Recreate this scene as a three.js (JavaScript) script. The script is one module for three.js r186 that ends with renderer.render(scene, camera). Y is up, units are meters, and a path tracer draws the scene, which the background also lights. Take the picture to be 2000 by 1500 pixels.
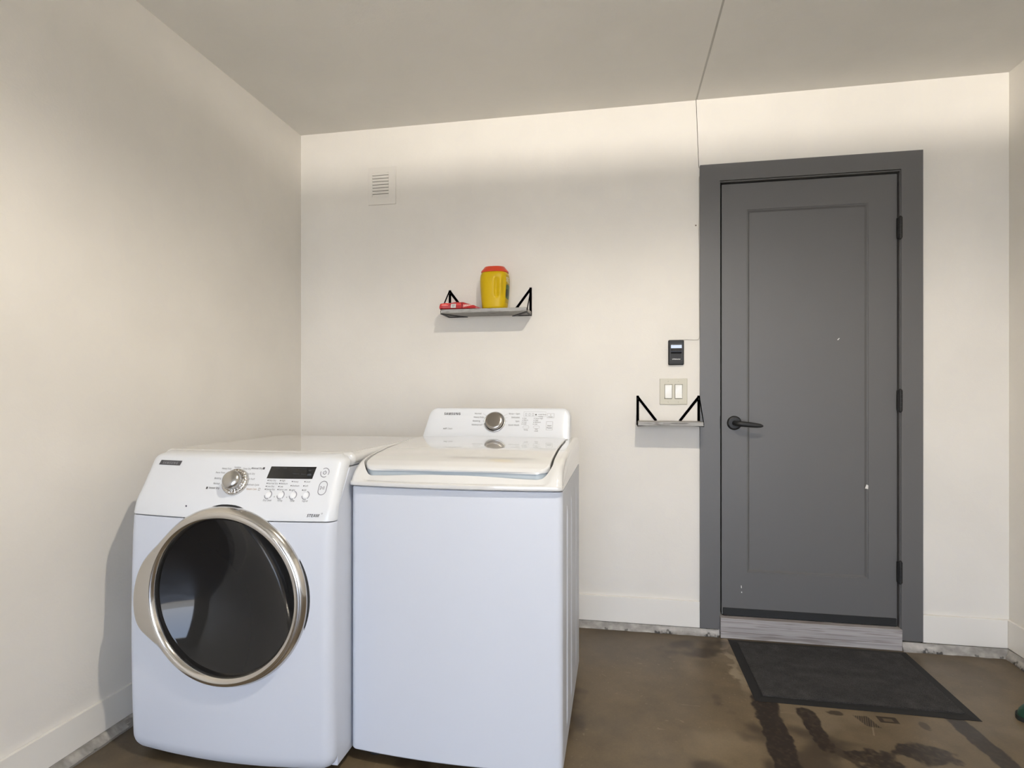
import * as THREE from 'three';
import { RoundedBoxGeometry } from 'three/addons/geometries/RoundedBoxGeometry.js';
import { mergeGeometries, mergeVertices } from 'three/addons/utils/BufferGeometryUtils.js';
import { Brush, Evaluator, SUBTRACTION } from 'three-bvh-csg';

// ---------- camera, sky, sun, exposure ----------
// world: x runs right along the back wall (its face is z = 0), y up, z towards the camera
const scene = new THREE.Scene();
const camera = new THREE.PerspectiveCamera(2 * Math.atan(750 / 1120) * 180 / Math.PI, 4 / 3, 0.05, 200);
camera.position.set(0, 1.13, 2.825);
camera.rotation.y = THREE.MathUtils.degToRad(10.45);
camera.setViewOffset(2000, 1500, 0, -21, 2000, 1500);       // lens shift: horizon a little below the middle
camera.updateProjectionMatrix();
scene.add(camera);

const renderer = new THREE.WebGLRenderer({ antialias: true });
renderer.toneMapping = THREE.LinearToneMapping;
renderer.toneMappingExposure = 1.55;
renderer.shadowMap.enabled = true;
renderer.shadowMap.type = THREE.PCFSoftShadowMap;

const SKY = 5.7;
{ // clear day sky: paler at the horizon, bluer overhead
  const w = 64, h = 32, d = new Float32Array(w * h * 4);
  for (let j = 0; j < h; j++) {
    const el = ((j + 0.5) / h - 0.5) * Math.PI, t = Math.pow(Math.max(0, Math.sin(el)), 0.55);
    for (let i = 0; i < w; i++) {
      const k = (j * w + i) * 4;
      d[k] = SKY * (0.98 - 0.58 * t); d[k + 1] = SKY * (1.04 - 0.42 * t); d[k + 2] = SKY * (1.16 - 0.12 * t); d[k + 3] = 1;
    }
  }
  const sky = new THREE.DataTexture(d, w, h, THREE.RGBAFormat, THREE.FloatType);
  sky.mapping = THREE.EquirectangularReflectionMapping; sky.colorSpace = THREE.LinearSRGBColorSpace;
  sky.magFilter = THREE.LinearFilter; sky.minFilter = THREE.LinearFilter; sky.needsUpdate = true;
  scene.background = sky;
}
const sun = new THREE.DirectionalLight(new THREE.Color(1, 0.95, 0.86), 21);
sun.position.set(6, 8, 9); sun.target.position.set(0, 0, 8); scene.add(sun, sun.target);
sun.castShadow = true;
Object.assign(sun.shadow.camera, { left: -10, right: 10, top: 10, bottom: -10, near: 0.5, far: 40 });
sun.shadow.mapSize.set(2048, 2048);
const LAMP = 6.8, OPENER = 25;                               // candela of the recessed downlight and of the lamp on the door opener

// ---------- helpers ----------
let seed = 7;
const rnd = () => { seed = (seed * 1664525 + 1013904223) >>> 0; return seed / 4294967296; };
const hash = (x, y) => { let h = (x * 374761393 + y * 668265263) | 0; h = Math.imul(h ^ (h >>> 13), 1274126177); return ((h ^ (h >>> 16)) >>> 0) / 4294967296; };
function vnoise(x, y) {
  const xi = Math.floor(x), yi = Math.floor(y), fx = x - xi, fy = y - yi, u = fx * fx * (3 - 2 * fx), v = fy * fy * (3 - 2 * fy);
  const a = hash(xi, yi), b = hash(xi + 1, yi), c = hash(xi, yi + 1), e = hash(xi + 1, yi + 1);
  return a + (b - a) * u + (c - a) * v + (a - b - c + e) * u * v;
}
function fbm(x, y, o = 4) { let s = 0, a = 0.5, t = 0; for (let i = 0; i < o; i++) { s += a * vnoise(x, y); t += a; a *= 0.5; x = x * 2.03 + 17.1; y = y * 2.03 + 5.7; } return s / t; }
const sstep = (a, b, x) => { const t = Math.min(1, Math.max(0, (x - a) / (b - a))); return t * t * (3 - 2 * t); };
function dataTex(w, h, f, srgb) {
  const d = new Uint8Array(w * h * 4);
  for (let j = 0; j < h; j++) for (let i = 0; i < w; i++) {
    const c = f(i, j), k = (j * w + i) * 4;
    d[k] = c[0]; d[k + 1] = c[1]; d[k + 2] = c[2]; d[k + 3] = 255;
  }
  const t = new THREE.DataTexture(d, w, h); t.wrapS = t.wrapT = THREE.MirroredRepeatWrapping;
  t.magFilter = THREE.LinearFilter; t.minFilter = THREE.LinearMipmapLinearFilter; t.generateMipmaps = true;
  if (srgb) t.colorSpace = THREE.SRGBColorSpace;
  t.needsUpdate = true; return t;
}
function rep(t, u, v) { const c = t.clone(); c.repeat.set(u, v); c.needsUpdate = true; return c; }
const grey = (v) => { const g = Math.max(0, Math.min(255, v * 255)); return [g, g, g]; };
function std(color, roughness, more = {}) { return new THREE.MeshStandardMaterial({ color, roughness, ...more }); }
function phys(color, roughness, more = {}) { return new THREE.MeshPhysicalMaterial({ color, roughness, ...more }); }
const lin = (r, g, b) => new THREE.Color().setRGB(r, g, b);

const used = {};
function numbered(n) { used[n] = (used[n] || 0) + 1; return used[n] === 1 ? n : `${n}_${String(used[n] - 1).padStart(3, '0')}`; }
function shade(o) { o.traverse((m) => { if (m.isMesh) { m.castShadow = true; m.receiveShadow = true; } }); return o; }
function mesh(name, geo, mat, parent, label) {
  const m = new THREE.Mesh(geo, mat); m.castShadow = m.receiveShadow = true;
  m.name = numbered(name);
  if (label) m.userData.label = label;
  parent.add(m); return m;
}
function thing(name, label, category, pos = [0, 0, 0], group) {
  const g = new THREE.Group(); g.name = numbered(name); g.position.set(...pos);
  g.userData = { label, category }; if (group) g.userData.group = group;
  scene.add(g); return g;
}
function structure(name, label, category, geo, mat) {
  const o = geo ? new THREE.Mesh(geo, mat) : new THREE.Group();
  o.castShadow = o.receiveShadow = true;
  o.name = name; o.userData = { kind: 'structure', label, category }; scene.add(o); return o;
}
// box between two corners, uv in metres
function boxUV(g) {
  const p = g.attributes.position, n = g.attributes.normal, uv = new Float32Array(p.count * 2);
  for (let i = 0; i < p.count; i++) {
    const x = p.getX(i), y = p.getY(i), z = p.getZ(i), ax = Math.abs(n.getX(i)), ay = Math.abs(n.getY(i)), az = Math.abs(n.getZ(i));
    if (ay >= ax && ay >= az) { uv[2 * i] = x; uv[2 * i + 1] = z; } else if (ax >= az) { uv[2 * i] = z; uv[2 * i + 1] = y; } else { uv[2 * i] = x; uv[2 * i + 1] = y; }
  }
  g.setAttribute('uv', new THREE.BufferAttribute(uv, 2)); return g;
}
function bx(x0, x1, y0, y1, z0, z1, r = 0, seg = 2) {
  const w = x1 - x0, h = y1 - y0, d = z1 - z0;
  const g = r ? new RoundedBoxGeometry(w, h, d, seg, Math.min(r, w / 2.01, h / 2.01, d / 2.01)) : new THREE.BoxGeometry(w, h, d);
  g.translate((x0 + x1) / 2, (y0 + y1) / 2, (z0 + z1) / 2);
  return boxUV(g);
}
function outward(g) { // flip the winding when the signed volume is negative
  const p = g.attributes.position, ix = g.index; let v = 0;
  const A = new THREE.Vector3(), B = new THREE.Vector3(), C = new THREE.Vector3();
  for (let i = 0; i < ix.count; i += 3) {
    A.fromBufferAttribute(p, ix.getX(i)); B.fromBufferAttribute(p, ix.getX(i + 1)); C.fromBufferAttribute(p, ix.getX(i + 2));
    v += A.dot(B.cross(C));
  }
  if (v < 0) for (let i = 0; i < ix.count; i += 3) { const t = ix.getX(i); ix.setX(i, ix.getX(i + 2)); ix.setX(i + 2, t); }
  return g;
}
function creased(g, angle) { // soft normals across edges flatter than the angle, hard ones elsewhere
  const p = g.attributes.position, ix = g.index.array, nf = ix.length / 3, fn = new Float32Array(nf * 3), at = Array.from({ length: p.count }, () => []);
  const a = new THREE.Vector3(), b = new THREE.Vector3(), c = new THREE.Vector3();
  for (let f = 0; f < nf; f++) {
    a.fromBufferAttribute(p, ix[3 * f]); b.fromBufferAttribute(p, ix[3 * f + 1]); c.fromBufferAttribute(p, ix[3 * f + 2]);
    b.sub(a); c.sub(a); b.cross(c); fn[3 * f] = b.x; fn[3 * f + 1] = b.y; fn[3 * f + 2] = b.z;
    for (let k = 0; k < 3; k++) at[ix[3 * f + k]].push(f);
  }
  const len = (f) => Math.hypot(fn[3 * f], fn[3 * f + 1], fn[3 * f + 2]) || 1e-20, lim = Math.cos(angle), pos = new Float32Array(nf * 9), nor = new Float32Array(nf * 9);
  for (let f = 0; f < nf; f++) for (let k = 0; k < 3; k++) {
    const v = ix[3 * f + k], lf = len(f); let x = 0, y = 0, z = 0;
    for (const h of at[v]) { const d = (fn[3 * f] * fn[3 * h] + fn[3 * f + 1] * fn[3 * h + 1] + fn[3 * f + 2] * fn[3 * h + 2]) / (lf * len(h)); if (h === f || d >= lim) { x += fn[3 * h]; y += fn[3 * h + 1]; z += fn[3 * h + 2]; } }
    const l = Math.hypot(x, y, z) || 1, o = 9 * f + 3 * k;
    pos[o] = p.getX(v); pos[o + 1] = p.getY(v); pos[o + 2] = p.getZ(v); nor[o] = x / l; nor[o + 1] = y / l; nor[o + 2] = z / l;
  }
  const r = new THREE.BufferGeometry(); r.setAttribute('position', new THREE.BufferAttribute(pos, 3)); r.setAttribute('normal', new THREE.BufferAttribute(nor, 3)); return r;
}
// rows of points -> a skin; ring: each row closes on itself; caps close the two ends
function loft(rows, { ring = true, caps = true, around = false, crease = 0.7, solid = true } = {}) {
  const n = rows[0].length, pos = [], idx = [];
  for (const r of rows) for (const p of r) pos.push(...p);
  const m = rows.length;
  for (let j = 0; j < (around ? m : m - 1); j++) for (let i = 0; i < (ring ? n : n - 1); i++) {
    const a = j * n + i, b = j * n + (i + 1) % n, c = ((j + 1) % m) * n + i, d = ((j + 1) % m) * n + (i + 1) % n;
    idx.push(a, b, d, a, d, c);
  }
  if (caps && !around) for (const [row, flip] of [[0, true], [m - 1, false]]) {
    const c = [0, 0, 0]; for (const p of rows[row]) for (let k = 0; k < 3; k++) c[k] += p[k] / n;
    const ci = pos.length / 3; pos.push(...c);
    for (let i = 0; i < (ring ? n : n - 1); i++) { const a = row * n + i, b = row * n + (i + 1) % n; flip ? idx.push(ci, b, a) : idx.push(ci, a, b); }
  }
  let g = new THREE.BufferGeometry();
  g.setAttribute('position', new THREE.Float32BufferAttribute(pos, 3)); g.setIndex(idx);
  g = mergeVertices(g, 1e-6);
  if (solid) outward(g);
  g = creased(g, crease);
  return boxUV(g);
}
function lathe(pts, seg = 48, axis = 'y') {
  const g = new THREE.LatheGeometry(pts.map(([r, y]) => new THREE.Vector2(r, y)), seg);
  if (axis === 'z') g.rotateX(Math.PI / 2);
  return g;
}
const lerpTab = (tab, x) => { // piecewise linear table [[x, y] ...]
  if (x <= tab[0][0]) return tab[0][1];
  for (let i = 1; i < tab.length; i++) if (x <= tab[i][0]) { const [a, b] = tab[i - 1], [c, d] = tab[i]; return b + (d - b) * (x - a) / (c - a); }
  return tab[tab.length - 1][1];
};
const smoothTab = (tab, x) => { // monotone-ish Catmull-Rom through a table
  const n = tab.length; let i = 0;
  if (x <= tab[0][0]) return tab[0][1]; if (x >= tab[n - 1][0]) return tab[n - 1][1];
  while (x > tab[i + 1][0]) i++;
  const [x0, y0] = tab[i], [x1, y1] = tab[i + 1], h = x1 - x0, t = (x - x0) / h;
  const m = (k) => k === 0 ? (tab[1][1] - tab[0][1]) / (tab[1][0] - tab[0][0]) : k === n - 1 ? (tab[k][1] - tab[k - 1][1]) / (tab[k][0] - tab[k - 1][0]) : (tab[k + 1][1] - tab[k - 1][1]) / (tab[k + 1][0] - tab[k - 1][0]);
  const t2 = t * t, t3 = t2 * t;
  return (2 * t3 - 3 * t2 + 1) * y0 + (t3 - 2 * t2 + t) * h * m(i) + (-2 * t3 + 3 * t2) * y1 + (t3 - t2) * h * m(i + 1);
};
function canvasTex(w, h, draw) {
  const c = document.createElement('canvas'); c.width = w; c.height = h;
  const g = c.getContext('2d'); draw(g, w, h);
  const t = new THREE.CanvasTexture(c); t.colorSpace = THREE.SRGBColorSpace; t.anisotropy = 8; return t;
}
function printMat(tex, roughness = 0.3) { return new THREE.MeshStandardMaterial({ map: tex, transparent: true, roughness }); }
function plane4(a, b, c, d) { // quad a b c d counter-clockwise from lower left, uv 0..1
  const g = new THREE.BufferGeometry();
  g.setAttribute('position', new THREE.Float32BufferAttribute([...a, ...b, ...c, ...d], 3));
  g.setAttribute('uv', new THREE.Float32BufferAttribute([0, 0, 1, 0, 1, 1, 0, 1], 2));
  g.setIndex([0, 1, 2, 0, 2, 3]); g.computeVertexNormals(); return g;
}

// ---------- materials ----------
const paintBump = dataTex(256, 256, (i, j) => grey(0.35 * fbm(i / 5, j / 5, 3) + 0.65 * fbm(i / 40, j / 40, 3)));
const paintTone = dataTex(512, 512, (i, j) => { const v = 0.965 + 0.05 * (fbm(i / 70, j / 70, 4) - 0.5); return [v * 255, v * 255, (v - 0.003) * 255]; }, true);
const WALL = lin(0.84, 0.80, 0.735);
const mWall = std(WALL, 0.6, { bumpMap: rep(paintBump, 4, 4), bumpScale: 0.0006, map: rep(paintTone, 0.45, 0.45) });
const mCeil = std(lin(0.86, 0.835, 0.785), 0.85, { bumpMap: rep(paintBump, 4, 4), bumpScale: 0.0006, map: rep(paintTone, 0.4, 0.4) });
const mTrim = std(lin(0.8, 0.765, 0.70), 0.4, { bumpMap: rep(paintBump, 2, 2), bumpScale: 0.0004 });
const mGap = std(lin(0.3, 0.28, 0.25), 0.9), mCore = std(lin(0.55, 0.53, 0.49), 0.9);
const mGrey = std(lin(0.122, 0.119, 0.116), 0.42, { bumpMap: rep(paintBump, 5, 5), bumpScale: 0.0003 });
const mBlack = std(lin(0.009, 0.009, 0.0095), 0.5);
const mRubber = std(lin(0.01, 0.01, 0.01), 0.6);
const curbTex = dataTex(256, 256, (i, j) => { const v = 0.68 + 0.34 * (fbm(i / 24, j / 14, 4) - 0.5) - 0.3 * sstep(0.66, 0.78, fbm(i / 22 + 9, j / 22, 4)); return [v * 235, v * 228, v * 218]; }, true);
const mCurb = std(0xffffff, 0.9, { map: rep(curbTex, 3, 3), bumpMap: rep(curbTex, 3, 3), bumpScale: 0.004 });
const enamel = phys(lin(0.595, 0.62, 0.675), 0.42, { specularIntensity: 0.7 });
const gloss = phys(lin(0.63, 0.625, 0.61), 0.12, { clearcoat: 1, clearcoatRoughness: 0.02, ior: 1.5 });
const plasticWhite = phys(lin(0.67, 0.685, 0.705), 0.28, { clearcoat: 0.4, clearcoatRoughness: 0.12 });
const chrome = std(lin(0.62, 0.6, 0.57), 0.13, { metalness: 1 });
const satin = std(lin(0.55, 0.54, 0.53), 0.26, { metalness: 1 });
const mFoot = std(lin(0.02, 0.02, 0.02), 0.8);

// floor: smooth worn concrete with tape residue, dark patches and a spalled edge left of the mat
const FL = 3.4; // metres covered by one tile of the texture: x -1.7..1.7, z 0..3.4
const bandDist = (x, z, ax, az, b_x, b_z) => { const vx = b_x - ax, vz = b_z - az, t = Math.max(0, Math.min(1, ((x - ax) * vx + (z - az) * vz) / (vx * vx + vz * vz))); return Math.hypot(x - ax - vx * t, z - az - vz * t); };
const ell = (x, z, cx, cz, rx, rz) => Math.hypot((x - cx) / rx, (z - cz) / rz);
function stain(x, z) { // 0 clean .. 1 dark
  const n = fbm(x * 28, z * 28, 3) - 0.5, n2 = fbm(x * 90 + 3, z * 90, 2) - 0.5, w = n * 0.03;
  let s = 0; const put = (v, k) => { s = Math.max(s, v * k); };
  put(sstep(0.046, 0.034, bandDist(x, z, 0.525, 0.57, 0.51, 1.05) + w), 0.9 + n2 * 0.9);
  put(sstep(0.036, 0.028, bandDist(x, z, 1.15, 0.57, 1.19, 1.05) + w * 0.6), 0.9 + n2 * 0.6);
  put(sstep(0.034, 0.024, bandDist(x, z, 0.655, 0.62, 0.655, 0.84) + w), 0.8 + n2 * 0.7);
  put(sstep(0.026, 0.016, bandDist(x, z, 0.665, 0.83, 0.715, 0.885) + w), 0.6);
  put(sstep(1.1, 0.75, ell(x, z, 0.955, 0.82, 0.085, 0.055) + n * 1.2), 0.8 + n2);
  put(sstep(1.1, 0.75, ell(x, z, 0.775, 0.87, 0.08, 0.05) + n * 1.5), 0.75 + n2);
  put(sstep(1.0, 0.8, Math.max(Math.abs(x - 0.845 - (z - 0.65) * 0.3) / 0.024, Math.abs(z - 0.65) / 0.035) + n * 0.5), 0.85 * (Math.sin(x * 900 + z * 300) > 0.1 ? 1 : 0.25));
  { const q = Math.max(Math.abs(x - 0.922) / 0.03, Math.abs(z - 0.628) / 0.02); put(q < 1 ? (q > 0.5 ? 0.7 : 0.25) : 0, 1); }
  put(sstep(1, 0.7, ell(x, z, 0.76, 0.615, 0.03, 0.02) + n), 0.6);
  put(sstep(1, 0.7, ell(x, z, 1.03, 0.645, 0.018, 0.025) + n), 0.5);
  put(sstep(1.1, 0.7, ell(x, z, 1.04, 0.96, 0.14, 0.03) + n * 1.2), 0.6);
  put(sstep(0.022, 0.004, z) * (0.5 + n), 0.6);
  put(sstep(0.62, 0.8, fbm(x * 5 + 40, z * 5, 4)), 0.5);
  return Math.max(0, Math.min(1, s));
}
function pale(x, z) {
  const n = fbm(x * 40 + 7, z * 40, 3);
  let p = sstep(0.035, 0.008, Math.abs(x - 0.478 - 0.01 * Math.sin(z * 30)) + (0.62 - n) * 0.06) * sstep(0.6, 0.4, z) * 0.7;
  p = Math.max(p, sstep(0.0035, 0.001, bandDist(x, z, 0.86, 0.655, 0.835, 0.735)) * 0.6);
  p = Math.max(p, sstep(0.9, 0.95, vnoise(x * 110 + 20 * fbm(x * 9, z * 9, 2), z * 110)) * sstep(0.5, 0.65, fbm(x * 3, z * 3, 2)) * 0.4);
  p = Math.max(p, sstep(0.55, 0.72, fbm(x * 3.2 + 11, z * 3.2 + 4, 4)) * 0.25);
  return p;
}
const floorTex = dataTex(1536, 1536, (i, j) => {
  const x = i / 1536 * FL - FL / 2, z = j / 1536 * FL;
  const t = 0.86 + 0.34 * (fbm(x * 2.4, z * 2.4, 5) - 0.5) + 0.16 * (fbm(x * 17, z * 17, 3) - 0.5) + 0.07 * (vnoise(x * 300, z * 300) - 0.5), s = stain(x, z), p = pale(x, z);
  let c = [114 * t, 98 * t, 74 * t];
  c = c.map((v, k) => v + ([156, 142, 120][k] - v) * p);
  c = c.map((v, k) => v + ([40, 30, 22][k] - v) * Math.min(1, s * 1.1));
  return c;
}, true);
const floorRough = dataTex(512, 512, (i, j) => grey(0.42 + 0.3 * (fbm(i / 40, j / 40, 4) - 0.5)));
const mFloor = std(0xffffff, 1, { map: floorTex, roughnessMap: rep(floorRough, 1, 1) });

// ---------- room shell ----------
const XL = -1.674, XR = 1.662, H = 2.523, ZR = 6.0;
{ // floor slab
  const g = new THREE.BoxGeometry(XR - XL + 0.4, 0.15, ZR + 0.3); g.translate((XL + XR) / 2, -0.075, ZR / 2 - 0.05);
  boxUV(g); const uv = g.attributes.uv;
  for (let i = 0; i < uv.count; i++) uv.setXY(i, (uv.getX(i) + FL / 2) / FL, uv.getY(i) / FL);
  structure('floor', 'worn brown concrete garage floor with dark tape residue', 'floor', g, mFloor);
}
{ // back wall: two drywall sheets with an open vertical joint, the right one notched for the door
  const w = structure('wall_back', 'cream painted back wall carrying the shelves and the grey door', 'wall');
  const sheet = (pts) => { const g = new THREE.ExtrudeGeometry(new THREE.Shape(pts.map(([x, y]) => new THREE.Vector2(x, y))), { depth: 0.016, bevelEnabled: false }); g.translate(0, 0, -0.016); return boxUV(g); };
  const T = H + 0.02, q = 0.0012; // the joint leans a little and ends behind the door casing
  mesh('wall_panel', sheet([[XL - 0.12, 0], [0.392 - q, 0], [0.392 - q, 2.19], [0.3765 - q, 2.204], [0.3635 - q, T], [XL - 0.12, T]]), mWall, w);
  mesh('wall_panel', sheet([[0.392 + q, 0], [0.470, 0], [0.470, 2.128], [1.234, 2.128], [1.234, 0], [XR + 0.12, 0], [XR + 0.12, T], [0.3635 + q, T], [0.3765 + q, 2.204], [0.392 + q, 2.19]]), mWall, w);
  const b = new THREE.Shape();
  b.moveTo(XL - 0.12, 0); b.lineTo(0.470, 0); b.lineTo(0.470, 2.128); b.lineTo(1.234, 2.128); b.lineTo(1.234, 0); b.lineTo(XR + 0.12, 0); b.lineTo(XR + 0.12, H + 0.02); b.lineTo(XL - 0.12, H + 0.02);
  const gb = new THREE.ExtrudeGeometry(b, { depth: 0.11, bevelEnabled: false }); gb.translate(0, 0, -0.1265);
  mesh('wall_core', boxUV(gb), mGap, w);
}
structure('wall_left', 'long plain off-white side wall beside the dryer', 'wall', bx(XL - 0.12, XL, 0, H + 0.02, 0, ZR), mWall);
structure('wall_right', 'plain side wall at the edge beyond the door', 'wall', bx(XR, XR + 0.12, 0, H + 0.02, 0, ZR), mWall);
{ // ceiling: two boards with a joint running from the back wall towards the camera
  const c = structure('ceiling', 'plain off-white ceiling boards with one open joint', 'ceiling');
  const seam = (x0, z0, x1, z1, side) => {
    const s = new THREE.Shape(), o = side * 0.004;
    s.moveTo(x0 + o, z0); s.lineTo(x1 + o, z1); s.lineTo(side < 0 ? XL : XR, z1); s.lineTo(side < 0 ? XL : XR, z0);
    const g = new THREE.ExtrudeGeometry(s, { depth: 0.002, bevelEnabled: false }); g.rotateX(Math.PI / 2); g.translate(0, H + 0.002, 0); return boxUV(g);
  };
  mesh('ceiling_panel', seam(0.365, 0, 0.39, ZR, -1), mCeil, c); mesh('ceiling_panel', seam(0.365, 0, 0.39, ZR, 1), mCeil, c);
  mesh('ceiling_core', bx(XL - 0.12, XR + 0.12, H + 0.0022, H + 0.12, -0.1265, ZR + 0.12), mCore, c);
}
{ // the wall behind the camera with the open garage doorway
  const s = new THREE.Shape(); s.moveTo(XL - 0.12, 0); s.lineTo(-0.85, 0); s.lineTo(-0.85, 2.12); s.lineTo(1.5, 2.12); s.lineTo(1.5, 0); s.lineTo(XR + 0.12, 0); s.lineTo(XR + 0.12, H + 0.12); s.lineTo(XL - 0.12, H + 0.12);
  const g = new THREE.ExtrudeGeometry(s, { depth: 0.14, bevelEnabled: false }); g.translate(0, 0, ZR);
  structure('wall_rear', 'wall with the open vehicle doorway behind the viewer', 'wall', boxUV(g), mWall);
}
structure('driveway', 'pale concrete driveway outside the open doorway', 'ground', bx(-14, 14, -0.2, -0.02, ZR + 0.25, 30), std(lin(0.42, 0.38, 0.32), 0.9));

// baseboards and the rough concrete footing that shows below them
function board(x0, x1, y0, y1, z0, z1) { return bx(x0, x1, y0, y1, z0, z1, 0.002, 1); }
{
  const b = structure('baseboard_back', 'white baseboard along the back wall', 'baseboard');
  mesh('board', board(XL, 0.3798, 0.033, 0.157, 0, 0.013), mTrim, b); mesh('board', board(1.3222, XR, 0.038, 0.16, 0, 0.013), mTrim, b);
  structure('baseboard_left', 'white baseboard along the left wall', 'baseboard', board(XL, XL + 0.013, 0.022, 0.126, 0.013, ZR), mTrim);
  structure('baseboard_right', 'white baseboard along the right wall', 'baseboard', board(XR - 0.013, XR, 0.04, 0.16, 0.013, ZR), mTrim);
}
function footing(len, h, d, seedK) { // ragged little concrete ledge along +x, back at z = 0
  const n = Math.ceil(len / 0.02), rows = [];
  for (let i = 0; i <= n; i++) {
    const x = len * i / n, a = 0.006 * (fbm(x * 16 + seedK, 1.5, 3) - 0.5), b = 0.016 * (fbm(x * 22 + seedK, 7.5, 4) - 0.5);
    rows.push([[x, -0.002, -0.002], [x, h, -0.002], [x, h + a * 0.2, d * 0.55 + a], [x, h * 0.62 + a * 0.4, d * 0.7 + a], [x, h * 0.5 + a, d * 0.8 + b * 0.5], [x, h * 0.25, d + b * 0.6], [x, -0.002, d + 0.004 + b]]);
  }
  return loft(rows, { crease: 0.9 });
}
{
  const back = structure('trim_1', 'rough whitish concrete footing below the back baseboard', 'trim');
  const a = footing(0.463 - XL, 0.0315, 0.024, 3); a.translate(XL, 0, 0); mesh('footing', a, mCurb, back);
  const b = footing(XR - 1.236, 0.036, 0.03, 12); b.translate(1.236, 0, 0); mesh('footing', b, mCurb, back);
  const c = footing(5.95, 0.0215, 0.045, 21); c.rotateY(Math.PI / 2); c.translate(XL, 0, 5.98); structure('trim_2', 'rough grey concrete footing below the left baseboard', 'trim', boxUV(c), mCurb);
  const d = footing(5.95, 0.038, 0.03, 33); d.rotateY(-Math.PI / 2); d.translate(XR, 0, 0.03); structure('trim_3', 'rough concrete footing below the right baseboard', 'trim', boxUV(d), mCurb);
}

// ---------- door ----------
{
  const c = structure('trim_4', 'flat dark grey casing boards around the door', 'trim');
  mesh('casing', bx(0.3805, 0.4685, 0.035, 2.1300, 0, 0.016), mGrey, c);
  mesh('casing', bx(1.2345, 1.3215, 0.042, 2.1300, 0, 0.016), mGrey, c);
  mesh('casing', bx(0.3805, 1.3215, 2.1300, 2.2085, 0, 0.016), mGrey, c);
  const d = structure('door_1', 'dark grey one-panel door with black lever handle', 'door');
  // jamb set back behind the casing
  mesh('jamb', bx(0.4690, 0.4735, 0.095, 2.1275, -0.12, 0.0), mGrey, d);
  mesh('jamb', bx(1.2305, 1.2342, 0.095, 2.1275, -0.12, 0.010), mGrey, d);
  mesh('jamb', bx(0.4735, 1.2305, 2.1235, 2.1278, -0.12, 0.0095), mGrey, d);
  mesh('door_stop', bx(0.4735, 1.2305, 0.095, 2.1235, -0.075, -0.060), mBlack, d);
  const z1 = -0.004, z0 = -0.044, X0 = 0.4795, X1 = 1.2265, Y0 = 0.112, Y1 = 2.1175, pl = 0.594, pr = 1.108, pb = 0.302, pt = 1.992;
  const leaf = mesh('door_leaf', (() => {
    const s = new THREE.Shape(); s.moveTo(X0, Y0); s.lineTo(X1, Y0); s.lineTo(X1, Y1); s.lineTo(X0, Y1);
    const h = new THREE.Path(); h.moveTo(pl, pb); h.lineTo(pl, pt); h.lineTo(pr, pt); h.lineTo(pr, pb); s.holes.push(h);
    const g = new THREE.ExtrudeGeometry(s, { depth: z1 - z0 - 0.0012, bevelEnabled: true, bevelSize: 0.0012, bevelThickness: 0.0012, bevelOffset: -0.0012, bevelSegments: 1 }); g.translate(0, 0, z0); return boxUV(g);
  })(), mGrey, d);
  mesh('door_panel', (() => { // flat recessed panel with a small sloping bead
    const r = (i, z) => [[pl - 0.002 + i, pb - 0.002 + i, z], [pr + 0.002 - i, pb - 0.002 + i, z], [pr + 0.002 - i, pt + 0.002 - i, z], [pl - 0.002 + i, pt + 0.002 - i, z]];
    return loft([r(0, z0 + 0.004), r(0, z1 - 0.003), r(0.006, z1 - 0.0035), r(0.013, z1 - 0.0105)], { crease: 0.2 });
  })(), mGrey, leaf);
  const chip = (pts, z) => { const g = new THREE.ShapeGeometry(new THREE.Shape(pts.map(([x, y]) => new THREE.Vector2(x, y)))); g.translate(0, 0, z); return g; };
  const mChip = std(lin(0.7, 0.68, 0.64), 0.7);
  mesh('paint_chip', chip([[1.095, 0.708], [1.108, 0.705], [1.109, 0.722], [1.101, 0.726]], z1 + 0.0006), mChip, leaf);
  mesh('paint_chip', chip([[0.986, 1.378], [0.994, 1.386], [0.992, 1.389], [0.984, 1.382]], z1 - 0.0099), mChip, leaf);
  mesh('paint_chip', chip([[0.566, 0.228], [0.570, 0.226], [0.569, 0.238], [0.566, 0.240]], z1 + 0.0006), mChip, leaf);
  mesh('paint_chip', chip([[0.567, 0.205], [0.571, 0.204], [0.571, 0.210], [0.567, 0.211]], z1 + 0.0006), mChip, leaf);
  mesh('door_sweep', bx(0.486, 1.222, 0.0975, 0.132, -0.020, 0.002, 0.002, 1), mRubber, d, 'black rubber sweep along the bottom edge');
  mesh('leaf_bottom', bx(0.4805, 1.2255, 0.1, 0.1125, -0.043, -0.0045), mGrey, d);
  for (const y of [1.871, 1.104, 0.342]) {
    const h = mesh('hinge', (() => {
      const p = []; for (let k = 0; k < 5; k++) { const q = new THREE.CylinderGeometry(0.0082, 0.0082, 0.0176, 16); q.translate(0, (k - 2) * 0.0181, 0); p.push(q); }
      for (const s of [-1, 1]) { const q = new THREE.SphereGeometry(0.0068, 12, 8); q.translate(0, s * 0.046, 0); p.push(q); }
      const l = new THREE.BoxGeometry(0.021, 0.09, 0.012); l.translate(0, 0, -0.0065); p.push(l);
      return mergeGeometries(p.map((q) => q.toNonIndexed()));
    })(), mRubber, d); h.position.set(1.2325, y, 0.0125);
  }
  mesh('strike_plate', bx(0.4688, 0.4712, 0.972, 1.030, -0.004, 0.012), mBlack, d);
  const hd = new THREE.Group(); hd.name = 'door_handle'; hd.position.set(0.5365, 0.998, z1); d.add(hd);
  mesh('rosette', lathe([[0, 0.011], [0.024, 0.011], [0.030, 0.009], [0.033, 0.004], [0.033, 0]], 40, 'z'), mBlack, hd);
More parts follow.
